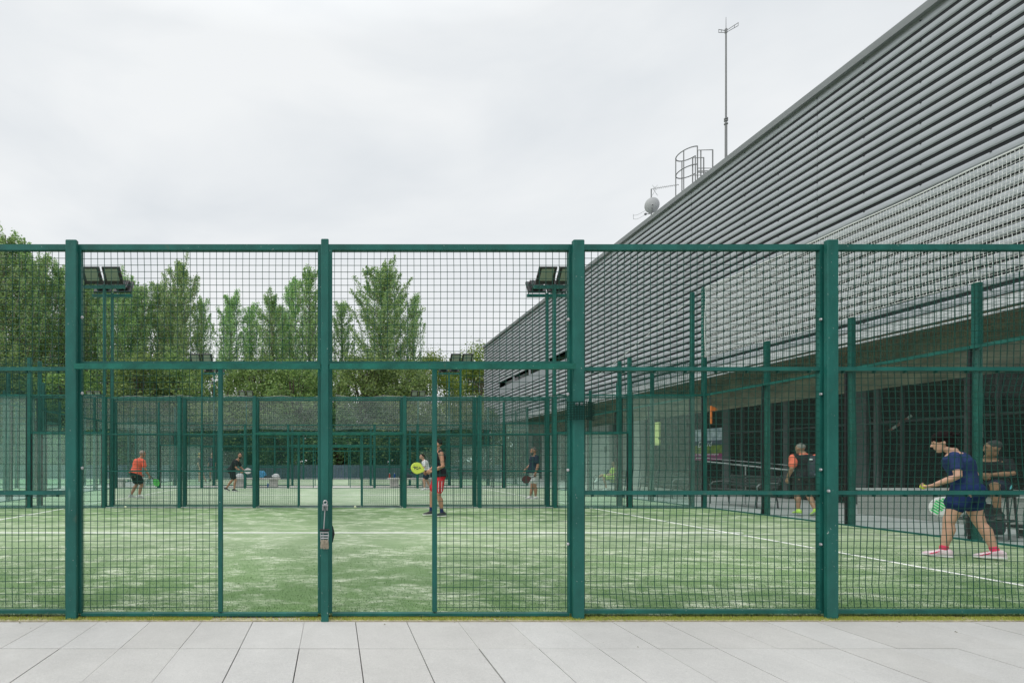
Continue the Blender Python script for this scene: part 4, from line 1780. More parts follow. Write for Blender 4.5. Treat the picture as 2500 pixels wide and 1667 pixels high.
def person(label, loc, yaw, P, skin='tan', top=None, top_kind='tee', bottom=None, shoes=None, sole=None, socks=None, hair=None,
           hair_kind='short', build=1.0, voxel=.009, female=False, beard=None, inseam=.62, skirt=False, group=None):
    """P: joints in local coordinates: x forward, y to the person's left, z up"""
    root = thing('person', label, 'person', loc, yaw, group)
    J = dict(P)
    pel, che, nek, hed = [Vector(J[k]) for k in ('pelvis', 'chest', 'neck', 'head')]
    shL, shR, hpL, hpR = [Vector(J[k]) for k in ('shL', 'shR', 'hipL', 'hipR')]
    up = (nek - pel).normalized()
    lat = (shL - shR).normalized()
    latp = (hpL - hpR).normalized()
    fch = lat.cross(up).normalized()
    fpl = latp.cross(up).normalized()
    W = (shL - shR).length / 2
    wp = .155 * build * (1.0 if female else 1.0)

    def torso(b, inf=0.0, low=-0.05, high=1.0, flare=0.0):
        secs = []
        L_ = (nek - pel).length
        prof = [(-.20, .60, .75, 0), (-.14, .92, .98, 0), (0.0, 1.0, 1.0, 0), (.18, .97, .97, .1), (.36, .90, .90, .35), (.55, 1.0, 1.02, .7), (.72, 1.1, 1.1, 1), (.86, 1.08, .96, 1), (.95, .80, .70, 1), (1.0, .45, .5, 1)]
        for t, a, c, mxx in prof:
            if t < low or t > high:
                continue
            cen = pel.lerp(che, t / .60) if t < .60 else che.lerp(nek, (t - .6) / .4)
            la = latp.lerp(lat, mxx).normalized()
            fo = la.cross(up).normalized()
            wid = wp * (1 - mxx) + (W * .86) * mxx
            dep = (.118 * (1 - mxx) + .122 * mxx) * build
            if female and .5 < t < .9:
                dep *= 1.03
                cen = cen + fo * .012
            if not female and build > 1.05 and t < .5:
                dep *= 1.15
                cen = cen + fo * .02
            fl = flare * max(0, .25 - t)
            secs.append((cen, la * (wid * a + inf + fl), fo * (dep * c + inf + fl)))
        b.loft(secs, 20)

    bm_ = MB()
    torso(bm_, 0, -.3, 1.0)
    # neck and head
    ld = Vector(J.get('look', (1, 0, 0))).normalized()
    hu = Vector(J.get('headup', (0, 0, 1)))
    hu = (hu - ld * hu.dot(ld)).normalized()
    hl = hu.cross(ld).normalized()
    hc = hed
    limb(bm_, [nek - up * .05, nek + up * .02, hc - hu * .07 - ld * .02], [.066 * build, .056, .052], 14)
    S = J.get('hs', 1.0)
    bm_.ellipsoid(hc + hu * .03 * S - ld * .012 * S, ld * .094 * S, hl * .074 * S, hu * .092 * S, 20, 14)
    bm_.loft([(hc + hu * .04 * S + ld * .02 * S, ld * .070 * S, hl * .066 * S), (hc - hu * .02 * S + ld * .022 * S, ld * .068 * S, hl * .060 * S), (hc - hu * .065 * S + ld * .028 * S, ld * .056 * S, hl * .050 * S),
              (hc - hu * .10 * S + ld * .045 * S, ld * .036 * S, hl * .034 * S), (hc - hu * .115 * S + ld * .05 * S, ld * .018 * S, hl * .02 * S)], 16)
    # nose, brow, lips, ears, chin
    bm_.loft([(hc + hu * .022 * S + ld * .082 * S, ld * .010 * S, hl * .008 * S), (hc - hu * .005 * S + ld * .096 * S, ld * .013 * S, hl * .012 * S), (hc - hu * .022 * S + ld * .102 * S, ld * .016 * S, hl * .016 * S), (hc - hu * .032 * S + ld * .09 * S, ld * .012 * S, hl * .013 * S)], 10)
    bm_.ellipsoid(hc + hu * .036 * S + ld * .072 * S, ld * .014 * S, hl * .046 * S, hu * .012 * S, 10, 6)
    bm_.ellipsoid(hc - hu * .052 * S + ld * .082 * S, ld * .012 * S, hl * .024 * S, hu * .011 * S, 10, 6)
    for q in (-1, 1):
        bm_.ellipsoid(hc + hl * q * .076 * S - ld * .008 * S, ld * .018 * S, hl * .010 * S, hu * .031 * S, 10, 6)
    for sd_, sh, hp in (('L', shL, hpL), ('R', shR, hpR)):
        el, wr_ = Vector(J['el' + sd_]), Vector(J['wr' + sd_])
        kn, an = Vector(J['kn' + sd_]), Vector(J['an' + sd_])
        inward = (nek - sh).normalized()
        ab = build * (1.02 if female else 1.0)
        limb(bm_, [sh + inward * .05 - up * .02, sh, lerp(sh, el, .45), el, lerp(el, wr_, .3), wr_], [.058 * ab, .055 * ab, .049 * ab, .039 * ab, .041 * ab, .026 * ab], 14)
        hd = Vector(J.get('hd' + sd_, tuple(wr_ - el)))
        pn = Vector(J.get('pn' + sd_, (0, -1 if sd_ == 'L' else 1, 0)))
        hand(bm_, wr_, hd, pn, J.get('curl' + sd_, .35), 1.0, 1 if sd_ == 'L' else -1, max(1.0, voxel / .0075))
        lb = build * (1.1 if female else 1.0)
        back = (lerp(hp, kn, .5) - kn)
        cal = lerp(kn, an, .3)
        shin = (an - kn).normalized()
        kd = ((kn - hp).normalized() + shin).normalized()
        bk = -(Vector(J.get('toe' + sd_, (1, 0, 0))).normalized())
        limb(bm_, [hp + V(0, 0, .03), hp - V(0, 0, .05) if abs((kn - hp).z) > .2 else lerp(hp, kn, .12), lerp(hp, kn, .45), lerp(hp, kn, .85), kn, lerp(kn, an, .12), cal + bk * .014, lerp(kn, an, .6) + bk * .008, lerp(kn, an, .88), an],
             [.092 * lb, .093 * lb, .080 * lb, .060 * lb, .056 * lb, .050 * lb, .056 * lb, .045 * lb, .034, .036], 16)
        td = Vector(J.get('toe' + sd_, (1, 0, -.05))).normalized()
        limb(bm_, [an - V(0, 0, .03), an + td * .07 - V(0, 0, .045)], [.034, .03], 10)
    body = remeshed(bm_, 'body', SK[skin], root, voxel, 5, .45)
    # eyes and brows
    if J.get('eyes', True):
        for q in (-1, 1):
            eb_ = MB()
            eb_.ellipsoid(hc + hl * q * .030 * S + hu * .016 * S + ld * .074 * S, ld * .008, hl * .012, hu * .006, 8, 6)
            eb_.build('eye', mat('dark_eye', (.03, .02, .015), .3), body)
            eb_ = MB()
            eb_.obox(hc + hl * q * .031 * S + hu * .039 * S + ld * .080 * S, ld * .006, hl * .017, hu * .0035)
            eb_.build('eyebrow', mat('brow', tuple(x * .5 for x in (hair or (.05, .04, .03))), .9), body)
    # hair
    if hair:
        hm = mat('hair_' + hair_kind, hair, .9, vary=.35, vscale=30, bump=.6, bscale=90, spec=.1)
        hb = MB()
        if hair_kind == 'short':
            hb.ellipsoid(hc + hu * .045 * S - ld * .026 * S, ld * .096 * S, hl * .081 * S, hu * .088 * S, 22, 14, zmin=-.45)
        elif hair_kind == 'crop':
            hb.ellipsoid(hc + hu * .036 * S - ld * .022 * S, ld * .092 * S, hl * .0765 * S, hu * .091 * S, 22, 14, zmin=-.35)
        elif hair_kind == 'bob':
            hb.ellipsoid(hc + hu * .062 * S - ld * .022 * S, ld * .106 * S, hl * .094 * S, hu * .092 * S, 22, 14, zmin=-.5)
            hb.ellipsoid(hc + hu * .005 * S - ld * .060 * S, ld * .070 * S, hl * .092 * S, hu * .100 * S, 18, 10)
            rs_ = random.Random(4)
            for q in range(70):
                aa, bb2 = rs_.uniform(0, 2 * pi), rs_.uniform(.0, 1.2)
                dv = (ld * cos(aa) * cos(bb2) + hl * sin(aa) * cos(bb2) + hu * sin(bb2))
                c0_ = hc + hu * .055 * S - ld * .03 * S + ld * dv.dot(ld) * .085 + hl * dv.dot(hl) * .078 + hu * dv.dot(hu) * .075
                limb(hb, [c0_, c0_ + dv * .014 - ld * .016, c0_ + dv * .020 - ld * .040 - hu * .018], [.013, .011, .007], 6)
        elif hair_kind == 'long':
            hb.ellipsoid(hc + hu * .05 * S - ld * .026 * S, ld * .10 * S, hl * .085 * S, hu * .092 * S, 18, 12, zmin=-.5)
            hb.ellipsoid(hc - hu * .09 * S - ld * .07 * S, ld * .05 * S, hl * .07 * S, hu * .16 * S, 14, 10)
        remeshed(hb, 'hair', hm, root, .008, 3, .4, fold=.011 if hair_kind in ('bob', 'long') else .0015)
    if beard:
        hb = MB()
        hb.loft([(hc - hu * .045 * S + ld * .026 * S, ld * .069 * S, hl * .062 * S), (hc - hu * .085 * S + ld * .038 * S, ld * .056 * S, hl * .05 * S), (hc - hu * .118 * S + ld * .048 * S, ld * .035 * S, hl * .034 * S)], 16)
        remeshed(hb, 'beard', mat('beard', beard, .9), root, .008, 2)
    # clothing
    if top:
        tb_ = MB()
        torso(tb_, .014 if not female else .010, -.16 if not female else -.08, .965, .16 if not female else .05)
        for sd_, sh in (('L', shL), ('R', shR)):
            el = Vector(J['el' + sd_])
            inward = (nek - sh).normalized()
            if top_kind == 'tee':
                limb(tb_, [sh + inward * .07, sh + V(0, 0, .004), lerp(sh, el, .35), lerp(sh, el, .62 if female else .68)], [.060, (.058 if female else .069) * build, (.056 if female else .066) * build, (.060 if female else .068) * build], 14)
            else:
                limb(tb_, [sh + inward * .085 + V(0, 0, .01), sh + inward * .03 + V(0, 0, .012)], [.050, .052], 12)
        limb(tb_, [nek - up * .06, nek - up * .005], [.078 * build, .068], 14)
        remeshed(tb_, 'shirt', top, root, voxel, 4, .5, fold=.010)
    if bottom:
        sb = MB()
        secs = []
        L_ = (nek - pel).length
        if skirt:
            sb.ellipsoid(pel - up * .07 - fpl * .03, latp * (wp + .03), fpl * .138, up * .15, 20, 12)
        sb.loft([(pel + up * .10, latp * (wp + .008), fpl * .118 * build), (pel + up * .0, latp * (wp + .018), fpl * .132 * build), (pel - up * .09, latp * (wp + .022), fpl * .138 * build), (pel - up * .15, latp * (wp * .9), fpl * .11)], 20)
        for sd_, hp in (('L', hpL), ('R', hpR)):
            kn = Vector(J['kn' + sd_])
            if skirt:
                limb(sb, [hp + V(0, 0, .03), lerp(hp, kn, .25), lerp(hp, kn, .48)], [.112, .116, .120], 16)
            else:
                limb(sb, [hp + V(0, 0, .03), lerp(hp, kn, .3), lerp(hp, kn, inseam), lerp(hp, kn, inseam + .12)], [.108 * build, .110 * build, .102 * build, .100 * build], 16)
        remeshed(sb, 'skirt' if skirt else 'shorts', bottom, root, voxel, 4, .5, fold=.010)
    for sd_ in ('L', 'R'):
        an = Vector(J['an' + sd_])
        kn = Vector(J['kn' + sd_])
        td = Vector(J.get('toe' + sd_, (1, 0, -.05))).normalized()
        sdn = Vector((0, 0, 1)).cross(td).normalized()
        fup = td.cross(sdn).normalized()
        if socks:
            kb = MB()
            limb(kb, [lerp(an, kn, J.get('sock', .22)), lerp(an, kn, .02), an - V(0, 0, .02)], [.042, .043, .044], 12)
            remeshed(kb, 'sock', socks, root, .008, 2)
        if shoes:
            hb = MB()
            o = an - fup * .075
            hb.loft([(o - td * .085 + fup * .045, sdn * .022, fup * .030), (o - td * .062 + fup * .052, sdn * .037, fup * .050), (o - td * .01 + fup * .052, sdn * .040, fup * .052), (o + td * .05 + fup * .040, sdn * .045, fup * .040),
                     (o + td * .11 + fup * .030, sdn * .050, fup * .030), (o + td * .155 + fup * .024, sdn * .044, fup * .024), (o + td * .185 + fup * .019, sdn * .026, fup * .014)], 16)
            limb(hb, [an + V(0, 0, .012), an - fup * .03], [.045, .048], 12)
            sh_ = remeshed(hb, 'shoe', shoes, root, .007, 3)
            if sole:
                sl = MB()
                pr = [(-.090, .020), (-.075, .038), (-.03, .042), (.03, .043), (.09, .052), (.14, .050), (.175, .036), (.192, .014)]
                vs, k = [], len(pr) * 2
                loop = [(t, w_) for t, w_ in pr] + [(t, -w_) for t, w_ in reversed(pr)]
                for z in (0.0, .020):
                    for t, w_ in loop:
                        vs.append(o + td * t + sdn * w_ * (1 if z == 0 else 1.04) + fup * (z + .006 * max(0, t - .12) * 8))
                fs = [tuple(range(k - 1, -1, -1)), tuple(range(k, 2 * k))] + [(i, (i + 1) % k, k + (i + 1) % k, k + i) for i in range(k)]
                sl.add(vs, fs)
                sl.build('sole', sole, sh_)
    return root


def stand(lean=0.0, foot=.11, knee=.03):
    """relaxed standing pose, 1.75 m tall"""
    return {'pelvis': V(0, 0, .96), 'chest': V(.01 + lean * .5, 0, 1.26), 'neck': V(lean, 0, 1.47), 'head': V(.03 + lean * 1.3, 0, 1.625),
            'shL': V(lean * .9, .185, 1.41), 'shR': V(lean * .9, -.185, 1.41), 'elL': V(-.03 + lean, .235, 1.13), 'elR': V(-.03 + lean, -.235, 1.13),
            'wrL': V(.06 + lean, .25, .88), 'wrR': V(.06 + lean, -.25, .88), 'hipL': V(0, .085, .91), 'hipR': V(0, -.085, .91),
            'knL': V(knee, foot, .50), 'knR': V(knee, -foot, .50), 'anL': V(0, foot, .085), 'anR': V(0, -foot, .085)}


def racket(name, label, handle_at, axis, normal, facecol, edgecol, mark=None, S=1.0):
    """padel racket: handle_at = where the hand closes, axis points from the grip to the head"""
    a = Vector(axis).normalized()
    n = Vector(normal)
    n = (n - a * n.dot(a)).normalized()
    s_ = a.cross(n)
    r = thing(name, label, 'racket', handle_at)
    hb = MB()
    hb.tube([a * -.06, a * .09], .015, 8)
    hb.build('handle', M['black'], r)
    out = []
    k = 28
    for i in range(k):
        t = 2 * pi * i / k
        u = cos(t)
        wv_ = sin(t) * .130 * (1 if u > -.2 else (1 - .38 * (-u - .2) / .8))
        out.append((.245 + .150 * u, wv_))
    fb, eb2 = MB(), MB()
    for sgn in (1, -1):
        vs = [a * x + s_ * y * .93 + n * .018 * sgn for x, y in [(x_ * .94 + .0147, y_) for x_, y_ in out]]
        fb.add(vs, [tuple(range(k)) if sgn > 0 else tuple(range(k - 1, -1, -1))])
    fo = fb.build('face', facecol, r)
    vs = []
    for sg in (-.0178, -.012, .012, .0178):
        q = .94 if abs(sg) > .015 else 1.0
        for x, y in out:
            vs.append(a * (.245 + (x - .245) * q) + s_ * y * q + n * sg)
    eb2.add(vs, [(j * k + i, j * k + (i + 1) % k, (j + 1) * k + (i + 1) % k, (j + 1) * k + i) for j in range(3) for i in range(k)])
    for q in (-1, 1):
        eb2.bar(a * .085, a * .125 + s_ * q * .055, .016, .03, up=tuple(n))
    eb2.build('rim', edgecol, r)
    # holes and printed mark
    hb = MB()
    for i in range(-3, 4):
        for j in range(-3, 4):
            if i * i + j * j < 8:
                c = a * (.265 + i * .026) + s_ * j * .026
                for sg in (1, -1):
                    hb.tube([c + n * .0184 * sg, c + n * .0186 * sg], .0045, 6)
    hb.build('holes', M['black'], fo)
    if mark:
        mb_ = MB()
        for sg in (1, -1):
            for (x0, y0, x1, y1, w_) in mark[1]:
                mb_.bar(a * x0 + s_ * y0 + n * .0192 * sg, a * x1 + s_ * y1 + n * .0192 * sg, w_, .0008, up=tuple(n))
        mb_.build('printed_mark', mark[0], fo)
    return r


def tow(root, p):
    c, s_ = cos(root.rotation_euler.z), sin(root.rotation_euler.z)
    p = Vector(p)
    return Vector((root.location.x + p.x * c - p.y * s_, root.location.y + p.x * s_ + p.y * c, root.location.z + p.z))


def dirw(root, d):
    c, s_ = cos(root.rotation_euler.z), sin(root.rotation_euler.z)
    return Vector((d[0] * c - d[1] * s_, d[0] * s_ + d[1] * c, d[2]))


WSH = mat('white_shoe', (.70, .70, .70), .6)
WSO = mat('white_sole', (.75, .75, .74), .6)
BSH = mat('black_shoe', (.025, .027, .03), .6)

# 1 woman in navy, near right
p0 = at(2352, 1362, d=6.8)
J = stand()
J.update(pelvis=V(-.02, 0, .91), chest=V(.01, 0, 1.16), neck=V(.085, 0, 1.345), head=V(.175, 0, 1.475), look=V(1, .02, -.24), headup=V(.2, 0, 1),
         shL=V(.075, .17, 1.285), shR=V(.0, -.17, 1.285), elL=V(.05, .25, 1.05), wrL=V(.25, .20, .93), elR=V(-.10, -.20, 1.06), wrR=V(.03, -.24, .86),
         hipL=V(.0, .09, .87), hipR=V(-.03, -.09, .87), knL=V(.12, .09, .48), knR=V(-.13, -.09, .48), anL=V(.17, .09, .085), anR=V(-.265, -.09, .10),
         toeL=V(1, .0, .02), toeR=V(1, 0, -.04), hdL=V(1, -.1, -.35), pnL=V(0, -.3, 1), curlL=.55, curlR=.75, hdR=V(1, 0, -.4), pnR=V(0, 1, 0), hs=1.02, sock=.16)
navy = fabric('navy_cloth', (.022, .040, .115))
wom = person('woman in navy top and navy skirt with pink shoes running left, holding a ball', p0, R(132), J, 'fair', navy, 'tee', fabric('navy_skirt', (.012, .028, .10)),
             mat('pink_white_shoe', (.78, .55, .62), .6, vary=.25, vscale=14, col2=(.80, .72, .75)), WSO, fabric('pink_sock', (.70, .06, .13)), (.012, .007, .007), 'bob', .98, .0062, True, skirt=True)
for q, (ank, yy) in enumerate(((J['anL'], 1), (J['anR'], -1))):
    b = MB()
    for t in range(4):
        c = ank + V(.06 + .022 * t, 0, -.012 - .010 * t)
        b.bar(c + V(-.012, .040, -.01), c + V(.012, .0, .012), .006, .006)
        b.bar(c + V(-.012, -.040, -.01), c + V(.012, .0, .012), .006, .006)
        b.bar(c + V(.01, .047, -.022), c + V(-.03, .047, .012), .006, .006)
    b.build('shoelaces', mat('pink_lace', (.75, .05, .16), .6), wom)
bl = tow(wom, V(.345, .175, .905))
b = MB()
b.ellipsoid((0, 0, 0), (.0325, 0, 0), (0, .0325, 0), (0, 0, .0325), 18, 12)
tag(b.build('tennis_ball', mat('ball_felt', (.62, .70, .08), .95, vary=.1, vscale=20), loc=bl, smooth=True), 'yellow green ball in the hand of the woman in navy', 'ball')
gm = mat('white_racket', (.75, .78, .77), .4)
gg = mat('bright_green_paint', (.05, .62, .17), .4)
racket('padel_racket', 'white and bright green racket held low by the woman in navy', tow(wom, V(.0, -.22, .83)), dirw(wom, V(.42, .0, -.50)), dirw(wom, V(.1, 1, .1)), gm, gm,
       (gg, [(.15 + .03 * i, .10 - .012 * abs(i - 3), .15 + .03 * i, -.02 - .01 * (i % 2), .020) for i in range(8)]))

# 2 man in black tank top and red shorts
p0 = at(1072, 1260, d=11.9)
J = stand()
J.update(look=V(1, 0, .05), head=V(.045, 0, 1.60), neck=V(.0, 0, 1.45), elL=V(-.03, .27, 1.12), wrL=V(.20, .16, 1.00), elR=V(.05, -.24, 1.12), wrR=V(.24, -.08, .98), knL=V(.03, .10, .49), anL=V(-.05, .09, .085),
         knR=V(.14, -.10, .50), anR=V(.16, -.11, .10), hdL=V(1, -.2, .1), hdR=V(1, .2, 0), curlL=.7, curlR=.8, pnL=V(0, -1, 0), pnR=V(0, 1, 0), sock=.24)
tank = person('man in black sleeveless top and red shorts with black shoes, facing left', p0, pi, J, 'tan', fabric('black_cloth', (.018, .018, .022)), 'tank', fabric('red_cloth', (.62, .035, .05)), BSH, WSO,
              fabric('dark_blue_sock', (.02, .03, .09)), (.02, .016, .014), 'crop', 1.04, .0075)
b = MB()
for sx in (-.02, .05):
    b.bar(V(sx, .21, .80), V(sx + .01, .225, .56), .008, .006, up=(0, 1, 0))
b.build('white_stripes', M['white'], [c for c in tank.children if c.name.startswith('shorts')][0])
racket('padel_racket', 'lime yellow round racket with dark lightning mark held by the man in red shorts', tow(tank, V(.26, .04, 1.0)), dirw(tank, V(.95, .08, .30)), V(.15, -1, .05),
       mat('lime_face', (.62, .74, .10), .5), mat('lime_rim', (.55, .68, .09), .5), (mat('dark_mark', (.05, .06, .06), .5), [(.19, .02, .27, -.03, .018), (.25, .03, .31, -.02, .02), (.29, .02, .36, -.01, .012), (.17, .01, .22, .05, .01), (.30, -.05, .35, .05, .008)]))

# 3 man in orange shirt on the second court
p0 = at(333, 1216, d=17.7)
J = stand()
J.update(pelvis=V(-.04, 0, .86), chest=V(.04, 0, 1.13), neck=V(.16, 0, 1.32), head=V(.22, -.02, 1.47), look=V(.9, -.45, -.15), shL=V(.12, .19, 1.26), shR=V(.14, -.19, 1.24), elL=V(.10, .27, .98), wrL=V(.28, .17, .80),
         elR=V(.14, -.27, .98), wrR=V(.26, -.33, .76), hipL=V(-.04, .09, .82), hipR=V(-.04, -.09, .82), knL=V(.10, .14, .46), knR=V(.12, -.12, .45), anL=V(-.10, .16, .10), anR=V(.02, -.13, .085), curlR=.8,
         hdR=V(.5, -.4, -.7), pnR=V(0, 1, 0), eyes=False)
om = person('man in bright orange shirt and black shorts leaning forward, seen from behind', p0, R(52), J, 'tan', fabric('orange_cloth', (.85, .15, .09)), 'tee', fabric('black_cloth', (0, 0, 0)), WSH, WSO, None, (.42, .36, .32), 'crop', 1.08, .010)
b = MB()
for i in range(5):
    b.bar(V(-.075 + .004 * i, -.05 + .03 * i, 1.20 - .012 * (i % 2)), V(-.073, -.03 + .03 * i, 1.17), .03, .006, up=(1, 0, 0))
b.build('shirt_print', mat('blue_print', (.10, .10, .25), .7), om)
racket('padel_racket', 'bright green racket held low by the man in the orange shirt', tow(om, V(.32, -.38, .70)), V(.62, -.1, -.60), V(-.5, -.8, .2), mat('green_face', (.12, .60, .12), .5), M['black'])

# 4 man in black, crouching run
p0 = at(567, 1199, d=22.0)
J = stand()
J.update(pelvis=V(-.03, 0, .88), chest=V(.10, 0, 1.12), neck=V(.24, 0, 1.30), head=V(.33, .0, 1.46), look=V(.35, -.95, -.05), shL=V(.20, .18, 1.24), shR=V(.20, -.18, 1.24), elL=V(.28, .25, 1.0), wrL=V(.45, .10, .88),
         elR=V(.25, -.28, .98), wrR=V(.42, -.2, .84), hipL=V(-.03, .09, .84), hipR=V(-.03, -.09, .84), knL=V(-.02, .12, .48), anL=V(-.30, .12, .12), knR=V(.18, -.11, .46), anR=V(.12, -.12, .085), toeL=V(1, 0, -.25), curlR=.8)
bmn = person('man in black shirt and shorts crouching beside the white bench, looking at the camera', p0, R(-8), J, 'tan', fabric('black_cloth', (0, 0, 0)), 'tee', fabric('black_cloth', (0, 0, 0)), BSH, WSO, None, (.02, .015, .012), 'crop', 1.02, .010, beard=(.03, .02, .015))
racket('padel_racket', 'pale white racket held by the man in black', tow(bmn, V(.46, -.16, .86)), V(.8, -.1, -.05), V(.1, -1, .1), mat('pale_face', (.62, .60, .62), .5), mat('pale_rim', (.6, .5, .5), .5))

# 5 man in white shirt behind the racket
p0 = at(1040, 1196, d=23.4)
J = stand()
J.update(pelvis=V(-.06, 0, .86), chest=V(.02, 0, 1.12), neck=V(.10, 0, 1.32), head=V(.18, 0, 1.47), look=V(1, 0, .25), shL=V(.08, .18, 1.26), shR=V(.08, -.18, 1.26), elL=V(.12, .25, 1.0), wrL=V(.35, .12, .86), elR=V(.10, -.25, 1.0),
         wrR=V(.30, -.15, .88), hipL=V(-.06, .09, .82), hipR=V(-.06, -.09, .82), knL=V(.12, .13, .46), knR=V(-.04, -.14, .45), anL=V(.08, .14, .085), anR=V(-.22, -.15, .09), curlL=.7, curlR=.7)
wm = person('man in white shirt and dark shorts bending on the second court, behind the lime racket', p0, pi, J, 'fair', fabric('white_cloth', (.72, .72, .74)), 'tee', fabric('blueblack_cloth', (.02, .022, .05)), WSH, WSO, None, (.035, .02, .015), 'short', 1.0, .010)
racket('padel_racket', 'black racket held out level by the man in the white shirt', tow(wm, V(.36, .10, .86)), V(-1, 0, .02), V(0, -1, .5), M['black'], M['black'])

# 6 man with white shorts
p0 = at(1305, 1219, d=17.7)
J = stand()
J.update(look=V(1, .0, -.02), head=V(.04, 0, 1.61), elL=V(-.02, .25, 1.13), wrL=V(.06, .24, .87), elR=V(.04, -.26, 1.15), wrR=V(.26, -.16, .98), knL=V(.03, .1, .50), anR=V(.10, -.12, .085), curlL=.75, hdL=V(.3, 0, -1), pnL=V(0, -1, 0))
gmn = person('man in dark blue shirt and white shorts standing in profile', p0, pi, J, 'tan', fabric('midnight_cloth', (.022, .028, .055)), 'tee', fabric('white_cloth', (0, 0, 0)), WSH, WSO, None, (.16, .13, .12), 'crop', 1.10, .010, beard=(.12, .10, .09))
racket('padel_racket', 'dark red and black racket hanging from the hand of the man in white shorts', tow(gmn, V(.13, .25, .76)), V(-.85, 0, -.30), V(0, -1, .1), mat('dark_red_face', (.10, .015, .02), .5), M['black'])

# 7 man walking away with a backpack
p0 = at(1965, 1257, d=12.2)
J = stand()
J.update(look=V(.9, .4, -.1), pelvis=V(0, 0, .92), chest=V(.02, 0, 1.20), neck=V(.05, 0, 1.40), head=V(.10, .04, 1.52), shL=V(.04, .19, 1.33), shR=V(.04, -.19, 1.33), elL=V(-.04, .28, 1.07), wrL=V(.10, .29, .84), elR=V(.0, -.27, 1.05), wrR=V(.15, -.22, .86),
         hipL=V(0, .09, .88), hipR=V(0, -.09, .88), knL=V(.10, .1, .48), anL=V(.05, .10, .10), knR=V(.05, -.09, .48), anR=V(-.20, -.09, .13), toeR=V(1, 0, -.45), eyes=False)
bp_ = person('man in orange and black shirt walking away along the hall with a backpack', p0, R(78), J, 'tan', fabric('black_cloth', (0, 0, 0)), 'tee', fabric('charcoal_cloth', (.025, .026, .028)), mat('lime_shoe', (.55, .80, .12), .6), mat('grey_sole', (.35, .38, .3), .6), None, (.30, .27, .25), 'crop', 1.06, .009)
vb = MB()
for q in ('L', 'R'):
    vb = MB()
    shq, elq = J['sh' + q], J['el' + q]
    limb(vb, [shq + V(0, .03 if q == 'L' else -.03, .0), lerp(shq, elq, .4), lerp(shq, elq, .74)], [.072, .080, .080], 14)
    remeshed(vb, 'orange_sleeve', fabric('coral_cloth', (.90, .19, .12)), bp_, .009, 3, .5, fold=.006)
vb = MB()
vb.ellipsoid(V(.045, 0, 1.39), V(.085, 0, 0), V(0, .10, 0), V(0, 0, .03), 16, 8)
remeshed(vb, 'orange_collar', fabric('coral_cloth', (0, 0, 0)), bp_, .009, 2)
bag = thing('backpack', 'black and grey sports backpack with white patches on the man in orange sleeves', 'backpack', tow(bp_, V(-.17, -.09, 0)), R(78))
kb = MB()
kb.loft([(V(-.02, 0, .86), V(0, .11, 0), V(.06, 0, 0)), (V(-.04, 0, .92), V(0, .15, 0), V(.10, 0, 0)), (V(-.04, 0, 1.12), V(0, .15, 0), V(.11, 0, 0)), (V(-.02, 0, 1.28), V(0, .13, 0), V(.09, 0, 0)), (V(.0, 0, 1.36), V(0, .08, 0), V(.05, 0, 0))], 18)
remeshed(kb, 'bag_body', fabric('dark_nylon', (.05, .058, .075)), bag, .01, 3, .5, fold=.008)
kb = MB()
for (yy, zz, w_, h_) in ((.12, 1.27, .07, .04), (-.02, 1.33, .09, .045), (-.10, 1.30, .06, .035)):
    kb.ellipsoid((-.09, yy, zz), (.035, 0, 0), (0, w_ / 2, 0), (0, 0, h_ / 2), 10, 6)
kb.build('white_patch', M['white'], bag, smooth=True)
kb = MB()
kb.tube([(-.145, -.12, 1.0), (-.15, -.05, .95), (-.15, .04, .93)], .012, 6)
kb.tube([(-.145, -.13, .96), (-.15, -.03, .90), (-.14, .08, .94)], .010, 6)
kb.build('cord', mat('bluegrey_cord', (.2, .25, .32), .7), bag)

# 8 seated man near the right edge
D8 = 8.7
p0 = at(2420, VY + CH * F / D8, d=D8)
J = stand()
J.update(pelvis=V(-.05, 0, .84), chest=V(.02, 0, 1.08), neck=V(.12, 0, 1.29), head=V(.20, 0.05, 1.44), look=V(.64, -.72, -.12), shL=V(.10, .19, 1.23), shR=V(.08, -.19, 1.23), elL=V(.17, .25, 1.04), wrL=V(.37, .07, 1.02), elR=V(.18, -.24, 1.02),
         wrR=V(.38, -.02, 1.0), hipL=V(-.03, .10, .80), hipR=V(-.03, -.10, .80), knL=V(.40, .12, .86), knR=V(.38, -.12, .84), anL=V(.33, .14, .40), anR=V(.33, -.12, .40), toeL=V(1, .25, 0), toeR=V(1, -.25, 0), curlL=.8, curlR=.8)
sm_ = person('grey haired man in black sitting behind the glass, hands together', p0, R(207), J, 'brown', fabric('black_cloth', (0, 0, 0)), 'tee', fabric('blueblack_cloth', (0, 0, 0)), BSH, mat('dgrey_sole', (.1, .1, .1), .6), fabric('black_sock', (.03, .03, .03)), (.06, .06, .062), 'short', 1.05, .0075, inseam=.70)
b = MB()
for i in range(3):
    b.bar(V(.22 + .022 * i, .262, .86), V(.27 + .022 * i, .255, .80), .008, .006, up=(0, 1, 0))
b.build('side_stripes', mat('turquoise', (.12, .55, .60), .6), [c for c in sm_.children if c.name.startswith('shorts')][0])
b = MB()
b.tube([(.198 + .02 * cos(t), -.09 + .0 * t, 1.19 + .012 * sin(t)) for t in (pi, pi * 1.2, pi * 1.5, pi * 1.8, 2 * pi)], .005, 5)
